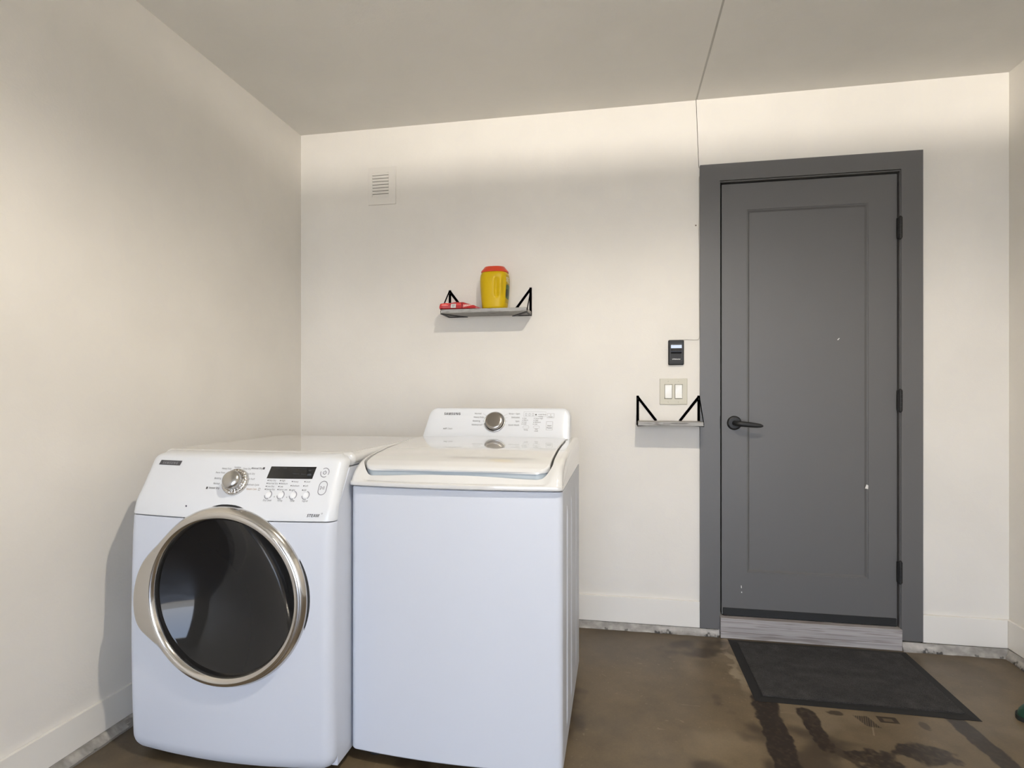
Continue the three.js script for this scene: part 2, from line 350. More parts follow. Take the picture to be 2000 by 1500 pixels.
  mesh('lever', (() => {
    const rows = [], c = [[0, 0, 0.008, 0.012, 0.012], [0, 0, 0.03, 0.0115, 0.0115], [0.002, 0, 0.045, 0.012, 0.0115], [0.010, -0.001, 0.054, 0.0125, 0.012], [0.026, -0.002, 0.058, 0.0125, 0.009], [0.055, -0.005, 0.058, 0.012, 0.007], [0.085, -0.008, 0.057, 0.0103, 0.006], [0.105, -0.0095, 0.055, 0.008, 0.005], [0.1145, -0.0105, 0.054, 0.0035, 0.003]];
    for (let k = 0; k < c.length; k++) {
      const [x, y, z, a, b] = c[k], [px, , pz] = c[Math.max(0, k - 1)], [nx, , nz] = c[Math.min(c.length - 1, k + 1)], L = Math.hypot(nx - px, nz - pz), tx = (nx - px) / L, tz = (nz - pz) / L, row = [];
      for (let i = 0; i < 16; i++) { const q = i / 16 * 2 * Math.PI, u = Math.cos(q) * b, v = Math.sin(q) * a; row.push([x + tz * u, y + v, z - tx * u]); }
      rows.push(row);
    }
    return loft(rows, { crease: 1.2 });
  })(), mBlack, hd);
}
const woodTex = (base, dark, fx, fy) => dataTex(512, 256, (i, j) => {
  const v = fbm(i / 90 * fx, j / 4 * fy, 4), k = sstep(0.5, 0.72, fbm(i / 45 * fx + 8, j / 6 * fy + 3, 4)), f = 0.93 + 0.14 * (v - 0.5) * 2;
  return base.map((b, n) => (b + (dark[n] - b) * k * 0.8) * f);
}, true);
{
  const t = woodTex([176, 170, 167], [140, 131, 127], 0.5, 0.45);
  const s = thing('door_step', 'whitewashed wooden board forming the low step under the grey door', 'step', [0, 0, 0]);
  mesh('riser', bx(0.4695, 1.2335, 0, 0.0945, -0.10, 0.031, 0.003, 2), std(0xffffff, 0.55, { map: rep(t, 1.3, 8), bumpMap: rep(t, 1.3, 8), bumpScale: 0.0008 }), s);
}

// ---------- wall shelves ----------
const boardTexA = woodTex([176, 174, 170], [110, 106, 102], 1.2, 0.9);
const mBoard = std(0xffffff, 0.6, { map: rep(boardTexA, 2, 10) });
const mIron = std(lin(0.026, 0.025, 0.027), 0.5, { metalness: 0.3 });
function bar(a, b, w, t, up) { // flat strip from a to b, width w, thickness t, 'up' = the thin direction
  const A = new THREE.Vector3(...a), B = new THREE.Vector3(...b), d = B.clone().sub(A), L = d.length(); d.normalize();
  const n = new THREE.Vector3(...up), s = new THREE.Vector3().crossVectors(n, d).normalize(); n.crossVectors(d, s).normalize();
  const g = new THREE.BoxGeometry(w, L, t); g.applyMatrix4(new THREE.Matrix4().makeBasis(s, d, n)); const m = A.add(B).multiplyScalar(0.5); g.translate(m.x, m.y, m.z); return g;
}
function bracketGeo(s, depth) { // s = +1: leans towards +x. corner at the origin (board underside level y = 0), apex 0.138 up
  const T = 0.0178, p = [];
  p.push(bar([s * 0.006, -0.003, 0.0016], [s * 0.006, 0.138, 0.0016], 0.012, 0.003, [0, 0, 1]));                          // upright on the wall
  p.push(bar([s * 0.004, 0.134, 0.0018], [s * 0.092, T, 0.0018], 0.012, 0.0032, [0, 0, 1]));                              // diagonal along the back
  p.push(bar([s * 0.0035, 0.134, 0.003], [s * 0.0015, T - 0.012, depth - 0.006], 0.007, 0.003, [1, 0, 0]));                 // strut to the front corner
  const tri = new THREE.Shape(); tri.moveTo(0, 0); tri.lineTo(s * 0.1, 0); tri.lineTo(0, depth - 0.004);
  const hole = new THREE.Path(); hole.moveTo(s * 0.011, 0.011); hole.lineTo(s * 0.068, 0.011); hole.lineTo(s * 0.011, depth - 0.045); tri.holes.push(hole);
  const g = new THREE.ExtrudeGeometry(tri, { depth: 0.003, bevelEnabled: false }); g.rotateX(Math.PI / 2); p.push(g);   // flat triangle under the board
  const screw = new THREE.SphereGeometry(0.003, 10, 6); screw.scale(1, 1, 0.5); screw.translate(s * 0.006, 0.122, 0.0033); p.push(screw);
  return mergeGeometries(p.map((q) => q.index ? q.toNonIndexed() : q));
}
function wallShelf(label, x0, x1, y, depth) {
  const t = thing('wall_shelf', label, 'shelf', [0, 0, 0], 'small wall shelves on black brackets');
  mesh('board', bx(x0, x1, y, y + 0.0178, 0.0045, depth, 0.0015, 1), mBoard, t);
  const l = mesh('bracket', bracketGeo(1, depth), mIron, t); l.position.set(x0 + 0.001 - (0.004), y - 0.0005, 0);
  const r = mesh('bracket', bracketGeo(-1, depth), mIron, t); r.position.set(x1 - 0.001 + 0.004, y - 0.0005, 0);
  return t;
}
wallShelf('wider whitewashed wall shelf on black brackets holding the yellow tub', -0.846, -0.4235, 1.526, 0.150);
wallShelf('small empty whitewashed wall shelf on black brackets below the light switch', 0.0915, 0.3790, 0.9885, 0.140);

// ---------- yellow tub ----------
{
  const t = thing('detergent_tub', 'yellow plastic tub with red lid on the upper wall shelf', 'tub', [-0.592, 1.5443, 0.076]);
  const N = 72, se = (a, rx, rz, n) => { const c = Math.cos(a), s = Math.sin(a), k = Math.pow(Math.pow(Math.abs(c) / rx, n) + Math.pow(Math.abs(s) / rz, n), -1 / n); return [c * k, s * k]; };
  const prof = [[0, 0.052, 0.047], [0.003, 0.057, 0.052], [0.012, 0.0605, 0.056], [0.04, 0.064, 0.059], [0.09, 0.0685, 0.061], [0.13, 0.0705, 0.0615], [0.155, 0.07, 0.061], [0.170, 0.0675, 0.059], [0.179, 0.063, 0.055], [0.183, 0.058, 0.051]];
  const rad = (y) => [smoothTab(prof.map(([a, b]) => [a, b]), y), smoothTab(prof.map(([a, , c]) => [a, c]), y)];
  const skin = (y, a, off = 0) => {
    const [rx, rz] = rad(y); let [x, z] = se(a, rx + off, rz + off, 2.7);
    const ang = a * 180 / Math.PI, lim = sstep(0.045, 0.075, y) * sstep(0.16, 0.135, y); // grip: a vertical rib between two pinched hollows
    const g = (c, w) => Math.exp(-((((ang - c + 540) % 360 - 180) / w) ** 2));
    const dent = lim * (0.010 * g(72, 8) - 0.004 * g(56, 8) + 0.007 * g(40, 8)), k = 1 - dent / Math.hypot(x, z);
    return [x * k, y, z * k];
  };
  const rows = []; for (let j = 0; j <= 60; j++) { const y = 0.183 * j / 60; rows.push([...Array(N)].map((_, i) => skin(y, i / N * 2 * Math.PI))); }
  mesh('body', loft(rows, { crease: 0.9 }), phys(lin(0.58, 0.385, 0.002), 0.4, { specularIntensity: 0.6 }), t);
  const lp = [[0.180, 0.0655, 0.0575], [0.1835, 0.067, 0.059], [0.188, 0.066, 0.058], [0.200, 0.055, 0.049], [0.204, 0.0525, 0.0465], [0.2075, 0.050, 0.044], [0.208, 0.044, 0.038]];
  mesh('lid', loft(lp.map(([y, a, b]) => [...Array(N)].map((_, i) => { const [x, z] = se(i / N * 2 * Math.PI, a, b, 2.5); return [x, y, z]; })), { crease: 0.6 }), phys(lin(0.62, 0.05, 0.012), 0.35, { clearcoat: 0.2 }), t, 'red lid');
  // printed wrap label on the side that faces right
  const lr = []; const a0 = -40, a1 = 30; for (let j = 0; j <= 14; j++) { const y = 0.03 + 0.135 * j / 14; lr.push([...Array(25)].map((_, i) => skin(y, (a0 + (a1 - a0) * i / 24) * Math.PI / 180, 0.0005))); }
  const lg = loft(lr, { ring: false, caps: false, solid: false, crease: 1 });
  { const p = lg.attributes.position, uv = []; for (let i = 0; i < p.count; i++) uv.push(0.5 + p.getZ(i) / 0.12, (p.getY(i) - 0.03) / 0.135); lg.setAttribute('uv', new THREE.Float32BufferAttribute(uv, 2)); }
  const tex = canvasTex(256, 256, (g) => {
    g.fillStyle = '#a88d12'; g.fillRect(0, 0, 256, 256);
    g.fillStyle = '#3c5a2a'; g.beginPath(); g.moveTo(90, 110); g.bezierCurveTo(140, 70, 250, 90, 250, 150); g.bezierCurveTo(240, 220, 130, 240, 80, 200); g.fill();
    g.fillStyle = '#222c1c'; g.beginPath(); g.ellipse(185, 165, 45, 34, 0.3, 0, 7); g.fill();
    g.fillStyle = '#d8d6c2'; for (let k = 0; k < 5; k++) g.fillRect(130 + (k % 2) * 20, 22 + k * 11, 90 - k * 9, 5);
    g.fillStyle = '#2c3a24'; for (let k = 0; k < 6; k++) g.fillRect(150, 84 + k * 6, 70, 2);
  });
  mesh('label', lg, std(0xffffff, 0.4, { map: tex }), t, 'yellow and green printed label');
}
// ---------- red packet ----------
{
  const t = thing('red_packet', 'crumpled red packet with white barcode lying beside the yellow tub', 'packet', [-0.760, 1.5443, 0.076]);
  const L = 0.205, rows = [], NN = 40;
  for (let j = 0; j <= 40; j++) {
    const u = j / 40, x = -0.098 + L * u, top = lerpTab([[0, 0.033], [0.03, 0.0375], [0.2, 0.039], [0.5, 0.0415], [0.6, 0.039], [0.72, 0.031], [0.88, 0.017], [0.96, 0.009], [1, 0.004]], u), wd = 0.052 - 0.006 * Math.sin(u * 3) - (u > 0.9 ? (u - 0.9) * 0.06 : 0);
    rows.push([...Array(NN)].map((_, i) => {
      const a = i / NN * 2 * Math.PI, c = Math.cos(a), s = Math.sin(a), q = Math.pow(Math.abs(s), 0.4) * Math.sign(s), w = (fbm(u * 14, i * 0.35 + 2, 3) - 0.5) * 0.007 * sstep(0, 0.2, top / 0.03);
      return [x + (fbm(i * 0.3, 9, 2) - 0.5) * 0.008, Math.max(0.0003, top * 0.5 + (top * 0.5) * q + (s > 0 ? w : 0)), wd * (Math.sign(c) * Math.pow(Math.abs(c), 0.7)) + w * 0.6];
    }));
  }
  const g = loft(rows, { crease: 0.45 });
  { const p = g.attributes.position, uv = []; for (let i = 0; i < p.count; i++) uv.push((p.getX(i) + 0.1) / 0.21, p.getY(i) / 0.05); g.setAttribute('uv', new THREE.Float32BufferAttribute(uv, 2)); }
  const tex = canvasTex(1024, 256, (c) => {
    c.fillStyle = '#b01418'; c.fillRect(0, 0, 1024, 256);
    c.fillStyle = '#d84038'; c.fillRect(40, 80, 190, 60); c.fillRect(420, 90, 110, 50);
    c.fillStyle = '#e9b8ad'; c.font = 'italic bold 34px sans-serif'; c.fillRect(70, 120, 110, 8); c.fillRect(60, 140, 150, 6);
    c.strokeStyle = '#f2d6cc'; c.lineWidth = 11; c.lineCap = 'round';
    c.beginPath(); for (let k = 0; k < 9; k++) { c.moveTo(590 + k * 34, 190 - k * 7); c.quadraticCurveTo(606 + k * 34, 70 + k * 6, 612 + k * 34, 172 - k * 4); } c.stroke();
    c.fillStyle = '#7c0d12'; c.fillRect(540, 60, 26, 196); c.fillRect(0, 220, 1024, 36);
  });
  mesh('pouch', g, phys(0xffffff, 0.35, { map: tex, clearcoat: 0.3, clearcoatRoughness: 0.2 }), t);
  const bc = canvasTex(128, 96, (c) => { c.fillStyle = '#d9d4cf'; c.fillRect(0, 0, 128, 96); c.fillStyle = '#4a4a4e'; for (let x = 26; x < 104; x += 3 + (x * 7) % 5) c.fillRect(x, 16, 2, 52); c.fillRect(26, 74, 70, 4); });
  // follows the bulge of the pouch front
  const zf = (v) => 0.0555 - 0.004 * v * v;
  const rr = []; for (let j = 0; j <= 4; j++) { const y = 0.009 + 0.021 * j / 4; rr.push([...Array(3)].map((_, i) => [-0.040 + 0.0125 * i, y, zf((j - 1.2) / 2)])); }
  const bg = loft(rr, { ring: false, caps: false, solid: false });
  { const p = bg.attributes.position, uv = []; for (let i = 0; i < p.count; i++) uv.push((p.getX(i) + 0.040) / 0.025, (p.getY(i) - 0.009) / 0.021); bg.setAttribute('uv', new THREE.Float32BufferAttribute(uv, 2)); }
  mesh('barcode_label', bg, std(0xffffff, 0.5, { map: bc }), t, 'white barcode label');
}

// ---------- wall fittings ----------
{
  const t = thing('wall_vent', 'cream louvred vent plate high on the wall left of the shelves', 'vent', [-1.210, 2.2205, 0]);
  const s = new THREE.Shape(); const W = 0.0755, Hh = 0.098; s.moveTo(-W, -Hh); s.lineTo(W, -Hh); s.lineTo(W, Hh); s.lineTo(-W, Hh);
  const h = new THREE.Path(); h.moveTo(-0.054, -0.056); h.lineTo(-0.054, 0.068); h.lineTo(0.036, 0.068); h.lineTo(0.036, -0.056); s.holes.push(h);
  const g = new THREE.ExtrudeGeometry(s, { depth: 0.004, bevelEnabled: true, bevelSize: 0.002, bevelThickness: 0.002, bevelOffset: -0.002, bevelSegments: 2 }); g.translate(0, 0, 0.0005);
  mesh('cover_plate', boxUV(g), mWall, t);
  mesh('dark_duct', bx(-0.054, 0.036, -0.056, 0.068, 0.0003, 0.0009), std(lin(0.16, 0.145, 0.125), 0.9), t);
  for (let k = 0; k < 8; k++) { const q = new THREE.BoxGeometry(0.0898, 0.0137, 0.0022); q.rotateX(-0.12); const m = mesh('slat', boxUV(q), mWall, t); m.position.set(-0.009, -0.0505 + k * 0.01625 + (k === 7 ? -0.0005 : 0), 0.0042); }
}
{
  const t = thing('light_switch', 'ivory double rocker light switch above the small empty shelf', 'switch', [0.2605, 1.145, 0]);
  const ivory = phys(lin(0.6, 0.57, 0.47), 0.5);
  const s = new THREE.Shape(); s.moveTo(-0.0635, -0.062); s.lineTo(0.0635, -0.062); s.lineTo(0.0635, 0.062); s.lineTo(-0.0635, 0.062);
  for (const cx of [-0.0235, 0.0235]) { const h = new THREE.Path(); h.moveTo(cx - 0.0168, -0.0335); h.lineTo(cx - 0.0168, 0.0335); h.lineTo(cx + 0.0168, 0.0335); h.lineTo(cx + 0.0168, -0.0335); s.holes.push(h); }
  const g = new THREE.ExtrudeGeometry(s, { depth: 0.003, bevelEnabled: true, bevelSize: 0.003, bevelThickness: 0.003, bevelOffset: -0.003, bevelSegments: 3 }); g.translate(0, 0, 0.0004);
  mesh('switch_plate', boxUV(g), ivory, t);
  mesh('back_box', bx(-0.05, 0.05, -0.04, 0.04, 0.0002, 0.0012), std(lin(0.2, 0.19, 0.16), 0.8), t);
  for (const cx of [-0.0235, 0.0235]) {
    const r = loft([[-0.0158, 0], [-0.0158, 1], [0.0158, 1], [0.0158, 0]].map(([x, f]) => f ? [[x, -0.0322, 0.001], [x, -0.0322, 0.0105], [x, -0.03, 0.0115], [x, 0.0, 0.0085], [x, 0.03, 0.0068], [x, 0.0322, 0.006], [x, 0.0322, 0.001]] : [[x, -0.0322, 0.001], [x, -0.0322, 0.001], [x, -0.03, 0.001], [x, 0, 0.001], [x, 0.03, 0.001], [x, 0.0322, 0.001], [x, 0.0322, 0.001]]), { crease: 0.4, caps: false });
    const m = mesh('rocker', r, phys(lin(0.8, 0.78, 0.71), 0.2, { clearcoat: 0.5 }), t); m.position.x = cx;
    for (const sy of [-0.049, 0.049]) { const q = lathe([[0, 0.0016], [0.0026, 0.001], [0.0032, 0]], 14, 'z'); const sc = mesh('screw', q, ivory, t); sc.position.set(cx, sy, 0.0062); }
  }
}
{
  const t = thing('opener_control', 'black garage door opener control on the wall above the light switch', 'wall control', [0.272, 1.3305, 0]);
  const blackGloss = std(lin(0.011, 0.011, 0.012), 0.55);
  mesh('housing', bx(-0.036, 0.036, -0.0595, 0.0595, 0, 0.016, 0.006, 4), blackGloss, t);
  mesh('bezel', (() => {
    const s = new THREE.Shape(); s.moveTo(-0.028, -0.041); s.lineTo(0.028, -0.041); s.lineTo(0.028, 0.043); s.lineTo(-0.028, 0.043);
    const h = new THREE.Path(); h.moveTo(-0.025, -0.038); h.lineTo(-0.025, 0.040); h.lineTo(0.025, 0.040); h.lineTo(0.025, -0.038); s.holes.push(h);
    const g = new THREE.ExtrudeGeometry(s, { depth: 0.002, bevelEnabled: false }); g.translate(0, 0, 0.0158); return g;
  })(), std(lin(0.03, 0.03, 0.032), 0.5), t);
  // wide push bar: slopes up to face the light, then hollows under
  mesh('push_bar', loft([-0.0246, 0.0246].map((x) => [[x, 0.0395, 0.0155], [x, 0.039, 0.0215], [x, 0.0345, 0.0225], [x, 0.0195, 0.0225], [x, 0.013, 0.0245], [x, 0.006, 0.0285], [x, 0.002, 0.0275], [x, -0.002, 0.021], [x, -0.006, 0.0155]]), { crease: 0.12 }), phys(lin(0.02, 0.02, 0.022), 0.1, { clearcoat: 1, clearcoatRoughness: 0.06, ior: 1.7 }), t);
  mesh('lower_cover', bx(-0.0246, 0.0246, -0.0375, -0.0068, 0.0155, 0.0185, 0.001, 1), blackGloss, t);
  const tx = canvasTex(256, 64, (g) => { g.clearRect(0, 0, 256, 64); g.fillStyle = '#e8e8e4'; g.font = 'bold 42px sans-serif'; g.textAlign = 'center'; g.textBaseline = 'middle'; g.fillText('LiftMaster', 128, 34, 244); });
  mesh('lettering', plane4([-0.0235, -0.0375, 0.0187], [0.0235, -0.0375, 0.0187], [0.0235, -0.0262, 0.0187], [-0.0235, -0.0262, 0.0187]), printMat(tx), t, 'white lettering');
}
function tube(pts, r, seg = 60) { return new THREE.TubeGeometry(new THREE.CatmullRomCurve3(pts.map((p) => new THREE.Vector3(...p))), seg, r, 6); }
{
  const o = new THREE.Mesh(tube([[0.302, 1.3885, 0.003], [0.314, 1.3915, 0.0024], [0.335, 1.3905, 0.0018], [0.36, 1.3895, 0.0018], [0.374, 1.391, 0.0018], [0.3785, 1.40, 0.0018], [0.3786, 1.46, 0.0018], [0.378, 1.62, 0.0018], [0.3785, 1.8, 0.0018], [0.3765, 1.9, 0.003], [0.3782, 2.0, 0.0018], [0.3775, 2.16, 0.0018]], 0.0013, 140), std(lin(0.45, 0.42, 0.37), 0.6));
  o.name = numbered('wire'); o.userData = { label: 'thin pale wire from the black opener control up along the door casing', category: 'wire' }; shade(o); scene.add(o);
}
{ const o = new THREE.Mesh(lathe([[0, 0.002], [0.0025, 0.0016], [0.0035, 0.0004], [0.0035, 0]], 12, 'z'), std(lin(0.2, 0.15, 0.1), 0.6)); o.position.set(0.363, 1.931, 0); o.name = 'nail_head'; o.userData = { label: 'tiny rusty nail head in the wall beside the door casing', category: 'nail' }; shade(o); scene.add(o); }

// ---------- washing machine (top loading) ----------
const bowZ = (x, xl, xr, ze, bow) => { const c = (xl + xr) / 2, h = (xr - xl) / 2, q = (x - c) / h; return ze + bow * (1 - q * q); };
function planRow(y, xl, xr, zb, ze, bow, r, nb = 20, na = 6) { // open-fronted outline at height y, back corners included
  const row = [[xl, y, zb]]; const f = (x) => bowZ(x, xl, xr, ze, bow), z0 = f(xl + r);
  for (let k = 0; k <= na; k++) { const a = k / na * Math.PI / 2; row.push([xl + r - r * Math.cos(a), y, z0 - r + r * Math.sin(a)]); }
  for (let k = 1; k < nb; k++) { const x = xl + r + (xr - xl - 2 * r) * k / nb; row.push([x, y, f(x)]); }
  for (let k = 0; k <= na; k++) { const a = k / na * Math.PI / 2; row.push([xr - r + r * Math.sin(a), y, z0 - r + r * Math.cos(a)]); }
  row.push([xr, y, zb]); return row;
}
{
  const t = thing('washing_machine', 'white top-loading washing machine with raised control console, right of the dryer', 'washing machine', [0, 0, 0]);
  const xl = -0.811, xr = -0.156, zb = 0.47, ze = 1.172, bow = 0.022;
  { // steel cabinet
    const rows = []; for (const [y, e] of [[0.036, 0.006], [0.0375, 0.002], [0.041, 0], [0.2, 0], [0.5, 0], [0.843, 0], [0.8475, 0.0015], [0.849, 0.004]]) rows.push(planRow(y, xl + e, xr - e, zb, ze - e, bow, 0.02));
    mesh('cabinet', loft(rows, { crease: 0.5 }), enamel, t);
  }
  mesh('base_frame', bx(xl + 0.03, xr - 0.03, 0.022, 0.037, zb + 0.02, ze - 0.03), mFoot, t);
  for (const x of [xl + 0.06, xr - 0.06]) for (const z of [zb + 0.07, ze - 0.06]) { const f = mesh('foot', lathe([[0, 0], [0.022, 0], [0.024, 0.004], [0.022, 0.011], [0.009, 0.013], [0.009, 0.024], [0, 0.024]], 20), mFoot, t); f.position.set(x, 0, z); }
  for (const [z, w] of [[0.62, 0.09], [0.86, 0.05], [1.03, 0.03]]) { // pressed stiffening ribs on the right side
    const rows = []; for (let j = 0; j <= 24; j++) { const u = j / 24, y = 0.09 + 0.70 * u, k = Math.min(1, Math.sqrt(Math.max(0, 1 - (Math.max(0, Math.abs(u - 0.5) - 0.46) / 0.04) ** 2))), hw = w / 2 * Math.max(0.05, k); rows.push([...Array(9)].map((_, i) => { const q = i / 8 * 2 - 1; return [xr + 0.0045 * k * Math.pow(1 - q * q * q * q, 1) - 0.0006, y, z + q * hw]; })); }
    mesh('side_rib', loft(rows, { ring: false, caps: false, solid: false, crease: 1 }), enamel, t);
  }
  // moulded top deck with the lid well cut out of it
  const top = [[0.47, 0.957], [0.57, 0.957], [0.75, 0.953], [0.92, 0.947], [1.05, 0.935], [1.10, 0.926], [1.135, 0.9135], [1.158, 0.898], [1.172, 0.883], [1.181, 0.868]];
  const bowGeo = (g) => { const p = g.attributes.position; for (let i = 0; i < p.count; i++) p.setZ(i, p.getZ(i) + (bowZ(p.getX(i), xl, xr, ze, bow) - ze - 0.004) * sstep(0.95, 1.15, p.getZ(i))); return g; };
  const deck = () => {
    const rows = [], R = 0.017, nx = 72;
    const xs = []; for (let k = 0; k <= 8; k++) { const a = k / 8 * Math.PI / 2; xs.push([xl + R * (1 - Math.cos(a)), R * (1 - Math.sin(a))]); } // x, drop
    for (let k = 1; k < nx - 16; k++) xs.push([xl + R + (xr - xl - 2 * R) * k / (nx - 16), 0]);
    for (let k = 8; k >= 0; k--) { const a = k / 8 * Math.PI / 2; xs.push([xr - R * (1 - Math.cos(a)), R * (1 - Math.sin(a))]); }
    for (const [x, dr] of xs) {
      const fz = bowZ(x, xl, xr, ze, bow) - ze - dr * 0.55, row = [[x, 0.8525, 0.47]];
      for (let k = 0; k <= 40; k++) { // front rim dips in front of the lid
        const z = 0.47 + (1.181 - 0.47) * (1 - (1 - k / 40) ** 1.5), dip = 0.022 * sstep(1.09, 1.15, z) * sstep(1.185, 1.165, z) * sstep(xl + 0.018, xl + 0.055, x) * sstep(xr - 0.02, xr - 0.06, x);
        row.push([x, Math.max(0.866, smoothTab(top, z) - dip - dr), z + fz * sstep(0.9, 1.15, z)]);
      }
      const zf = 1.181 + fz; row.push([x, Math.min(0.8645, 0.867 - dr * 0.3), zf + 0.0035], [x, 0.8595, zf + 0.0045], [x, 0.8545, zf + 0.0035], [x, 0.8525, zf + 0.001]);
      rows.push(row);
    }
    return loft(rows, { crease: 0.6 });
  };
  const LX0 = -0.785, LX1 = -0.198, LZ0 = 0.592, LZ1 = 1.150, LR = 0.04;
  const edge = (z, grow) => { const zz1 = LZ1 + grow, zz0 = LZ0 - grow, R = LR + grow, R0 = 0.008 + grow; let e = 0; if (z > zz1 - R) e = R - Math.sqrt(Math.max(0, R * R - (z - zz1 + R) ** 2)); else if (z < zz0 + R0) e = R0 - Math.sqrt(Math.max(0, R0 * R0 - (zz0 + R0 - z) ** 2)); return [LX0 - grow + e, LX1 + grow * 1.3 - e]; };
  const zs = (grow) => { const a = LZ0 - grow, b = LZ1 + grow, R = LR + grow, R0 = 0.008 + grow, o = []; for (let k = 0; k <= 4; k++) o.push(a + R0 * (1 - Math.cos(k / 4 * Math.PI / 2))); for (let k = 1; k < 24; k++) o.push(a + R0 + (b - R - a - R0) * k / 24); for (let k = 0; k <= 12; k++) o.push(b - R + R * Math.sin(k / 12 * Math.PI / 2)); return o; };
  { const grow = 0.006, rows = zs(grow).map((z) => { const [a, b] = edge(z, grow); return [[a, 0.866, z], [b, 0.866, z], [b, 1.02, z], [a, 1.02, z]]; });
    const ev = new Evaluator(); ev.useGroups = false; ev.attributes = ['position', 'normal', 'uv'];
    const A = new Brush(deck()), B = new Brush(bowGeo(loft(rows))); A.updateMatrixWorld(); B.updateMatrixWorld();
    const res = ev.evaluate(A, B, SUBTRACTION); const g = res.geometry; g.clearGroups();
    mesh('top_deck', g, gloss, t); }
  const lidTop = (z) => smoothTab([[0.58, 0.962], [0.75, 0.957], [0.92, 0.949], [1.05, 0.936], [1.10, 0.9265], [1.135, 0.9135], [1.15, 0.905]], z);
  const lid = mesh('lid', bowGeo(loft(zs(0).map((z) => {
    const [a, b] = edge(z, 0), row = [], q = sstep(1.150, 1.142, z), yb = 0.8975; const yt = lidTop(z) - 0.0035 * (1 - q);
    row.push([a + 0.002, yb, z], [b - 0.002, yb, z], [b, yb + 0.003, z]); for (let k = 0; k <= 4; k++) { const w = k / 4 * Math.PI / 2; row.push([b - 0.006 * (1 - Math.cos(w)), yt - 0.006 + 0.006 * Math.sin(w), z]); }
    for (let k = 1; k < 12; k++) row.push([b - 0.006 + (a - b + 0.012) * k / 12, yt + 0.003 * Math.sin(k / 12 * Math.PI), z]);
    for (let k = 4; k >= 0; k--) { const w = k / 4 * Math.PI / 2; row.push([a + 0.006 * (1 - Math.cos(w)), yt - 0.006 + 0.006 * Math.sin(w), z]); }
    row.push([a, yb + 0.003, z]); return row;
  }), { crease: 0.6 })), gloss, t);
  mesh('lid_lip', bowGeo(loft(zs(-0.003).filter((z) => z > 1.07).map((z) => { const [a, b] = edge(z, -0.003); return [[a, 0.8675, z], [b, 0.8675, z], [b, 0.8985, z], [a, 0.8985, z]]; }), { crease: 0.5 })), phys(lin(0.42, 0.47, 0.5), 0.3), lid, 'blue-grey translucent front lip');
  // rear console
  const cons = (() => {
    const rows = [], n = 60, X0 = -0.787, X1 = -0.186;
    for (let k = 0; k <= n; k++) {
      const q = k / n, R = 0.034; let u, e; // denser at the rounded ends
      if (k <= 14) { const a = k / 14 * Math.PI / 2; u = R * (1 - Math.cos(a)); e = R * (1 - Math.sin(a)); } else if (k >= n - 14) { const a = (n - k) / 14 * Math.PI / 2; u = (X1 - X0) - R * (1 - Math.cos(a)); e = R * (1 - Math.sin(a)); } else { u = R + (X1 - X0 - 2 * R) * (k - 14) / (n - 28); e = 0; }
      const h = 1.0755 - e * 1.0, X = (y) => X0 + u + (k < n / 2 ? 0.016 * sstep(0.94, 1.06, y) * (1 - u / 0.3) : 0), ff = e * 0.25;
      const pts = [[0.935, 0.472], [0.935, 0.592], [0.953, 0.590 - ff], [0.958, 0.587 - ff], [0.965, 0.583 - ff]];
      const yt = Math.max(0.975, h - 0.008); for (let j = 1; j <= 8; j++) { const y = 0.965 + (yt - 0.965) * j / 8; pts.push([y, 0.583 - ff - (y - 0.965) * 0.47]); }
      const zt = pts[pts.length - 1][1]; pts.push([yt + 0.005, zt - 0.004], [yt + 0.0075, zt - 0.010], [yt + 0.008, zt - 0.018], [yt + 0.006, 0.476], [yt, 0.472]);
      rows.push(pts.map(([y, z]) => [u < 0.3 ? X(y) : X0 + u, y, z]));
    }
    return loft(rows, { crease: 0.7 });
  })();
  const con = mesh('control_console', cons, plasticWhite, t);
  const faceZ = (y) => 0.583 - (y - 0.965) * 0.47 + 0.0007;
  const PX0 = -0.775, PX1 = -0.2, PY0 = 0.968, PY1 = 1.066;
  const tex = canvasTex(2048, 352, (g, W, Hh) => {
    const S = W / (PX1 - PX0), X = (x) => (x - PX0) * S, Y = (y) => Hh - (y - PY0) * Hh / (PY1 - PY0);
    g.clearRect(0, 0, W, Hh); g.textBaseline = 'middle';
    const txt = (s, x, y, size, align = 'left', style = '', col = '#6a6864', maxw) => { g.font = `${style} ${size * S}px sans-serif`; g.textAlign = align; g.fillStyle = col; g.fillText(s, X(x), Y(y), maxw ? maxw * S : undefined); };
    g.save(); g.letterSpacing = '3px'; txt('SAMSUNG', -0.706, 1.0515, 0.0135, 'left', 'bold', '#1c1c1e', 0.078); g.restore();
    txt('self', -0.702, 0.992, 0.0085, 'left', 'bold', '#55534f'); txt('Clean', -0.684, 0.992, 0.0085, 'left', '', '#8a8883');
    const L = [['Normal', 1.053], ['Heavy Duty', 1.0385], ['Bedding', 1.0235], ['Waterproof', 1.0085]], Rr = [['Rinse + Spin', 1.053], ['Delicates', 1.0385], ['Spin', 1.0235], ['Quick Wash', 1.0085]];
    g.strokeStyle = '#b5b2ac'; g.lineWidth = 2;
    for (const [k, [s, y]] of L.entries()) { txt(s, -0.584 + 0.0075 - 0.0025 * k, y, 0.0085, 'left', '', '#55534e'); g.beginPath(); g.moveTo(X(-0.54), Y(y)); g.lineTo(X(-0.524), Y(y + (1.02 - y) * 0.3)); g.stroke(); }
    for (const [s, y] of Rr) { txt(s, -0.388, y, 0.0085, 'right', '', '#55534e'); g.beginPath(); g.moveTo(X(-0.438), Y(y)); g.lineTo(X(-0.456), Y(y + (1.02 - y) * 0.3)); g.stroke(); }
    // progress icons, option lamps and keys
    g.strokeStyle = '#8c8a84'; g.lineWidth = 3; g.fillStyle = '#55534f';
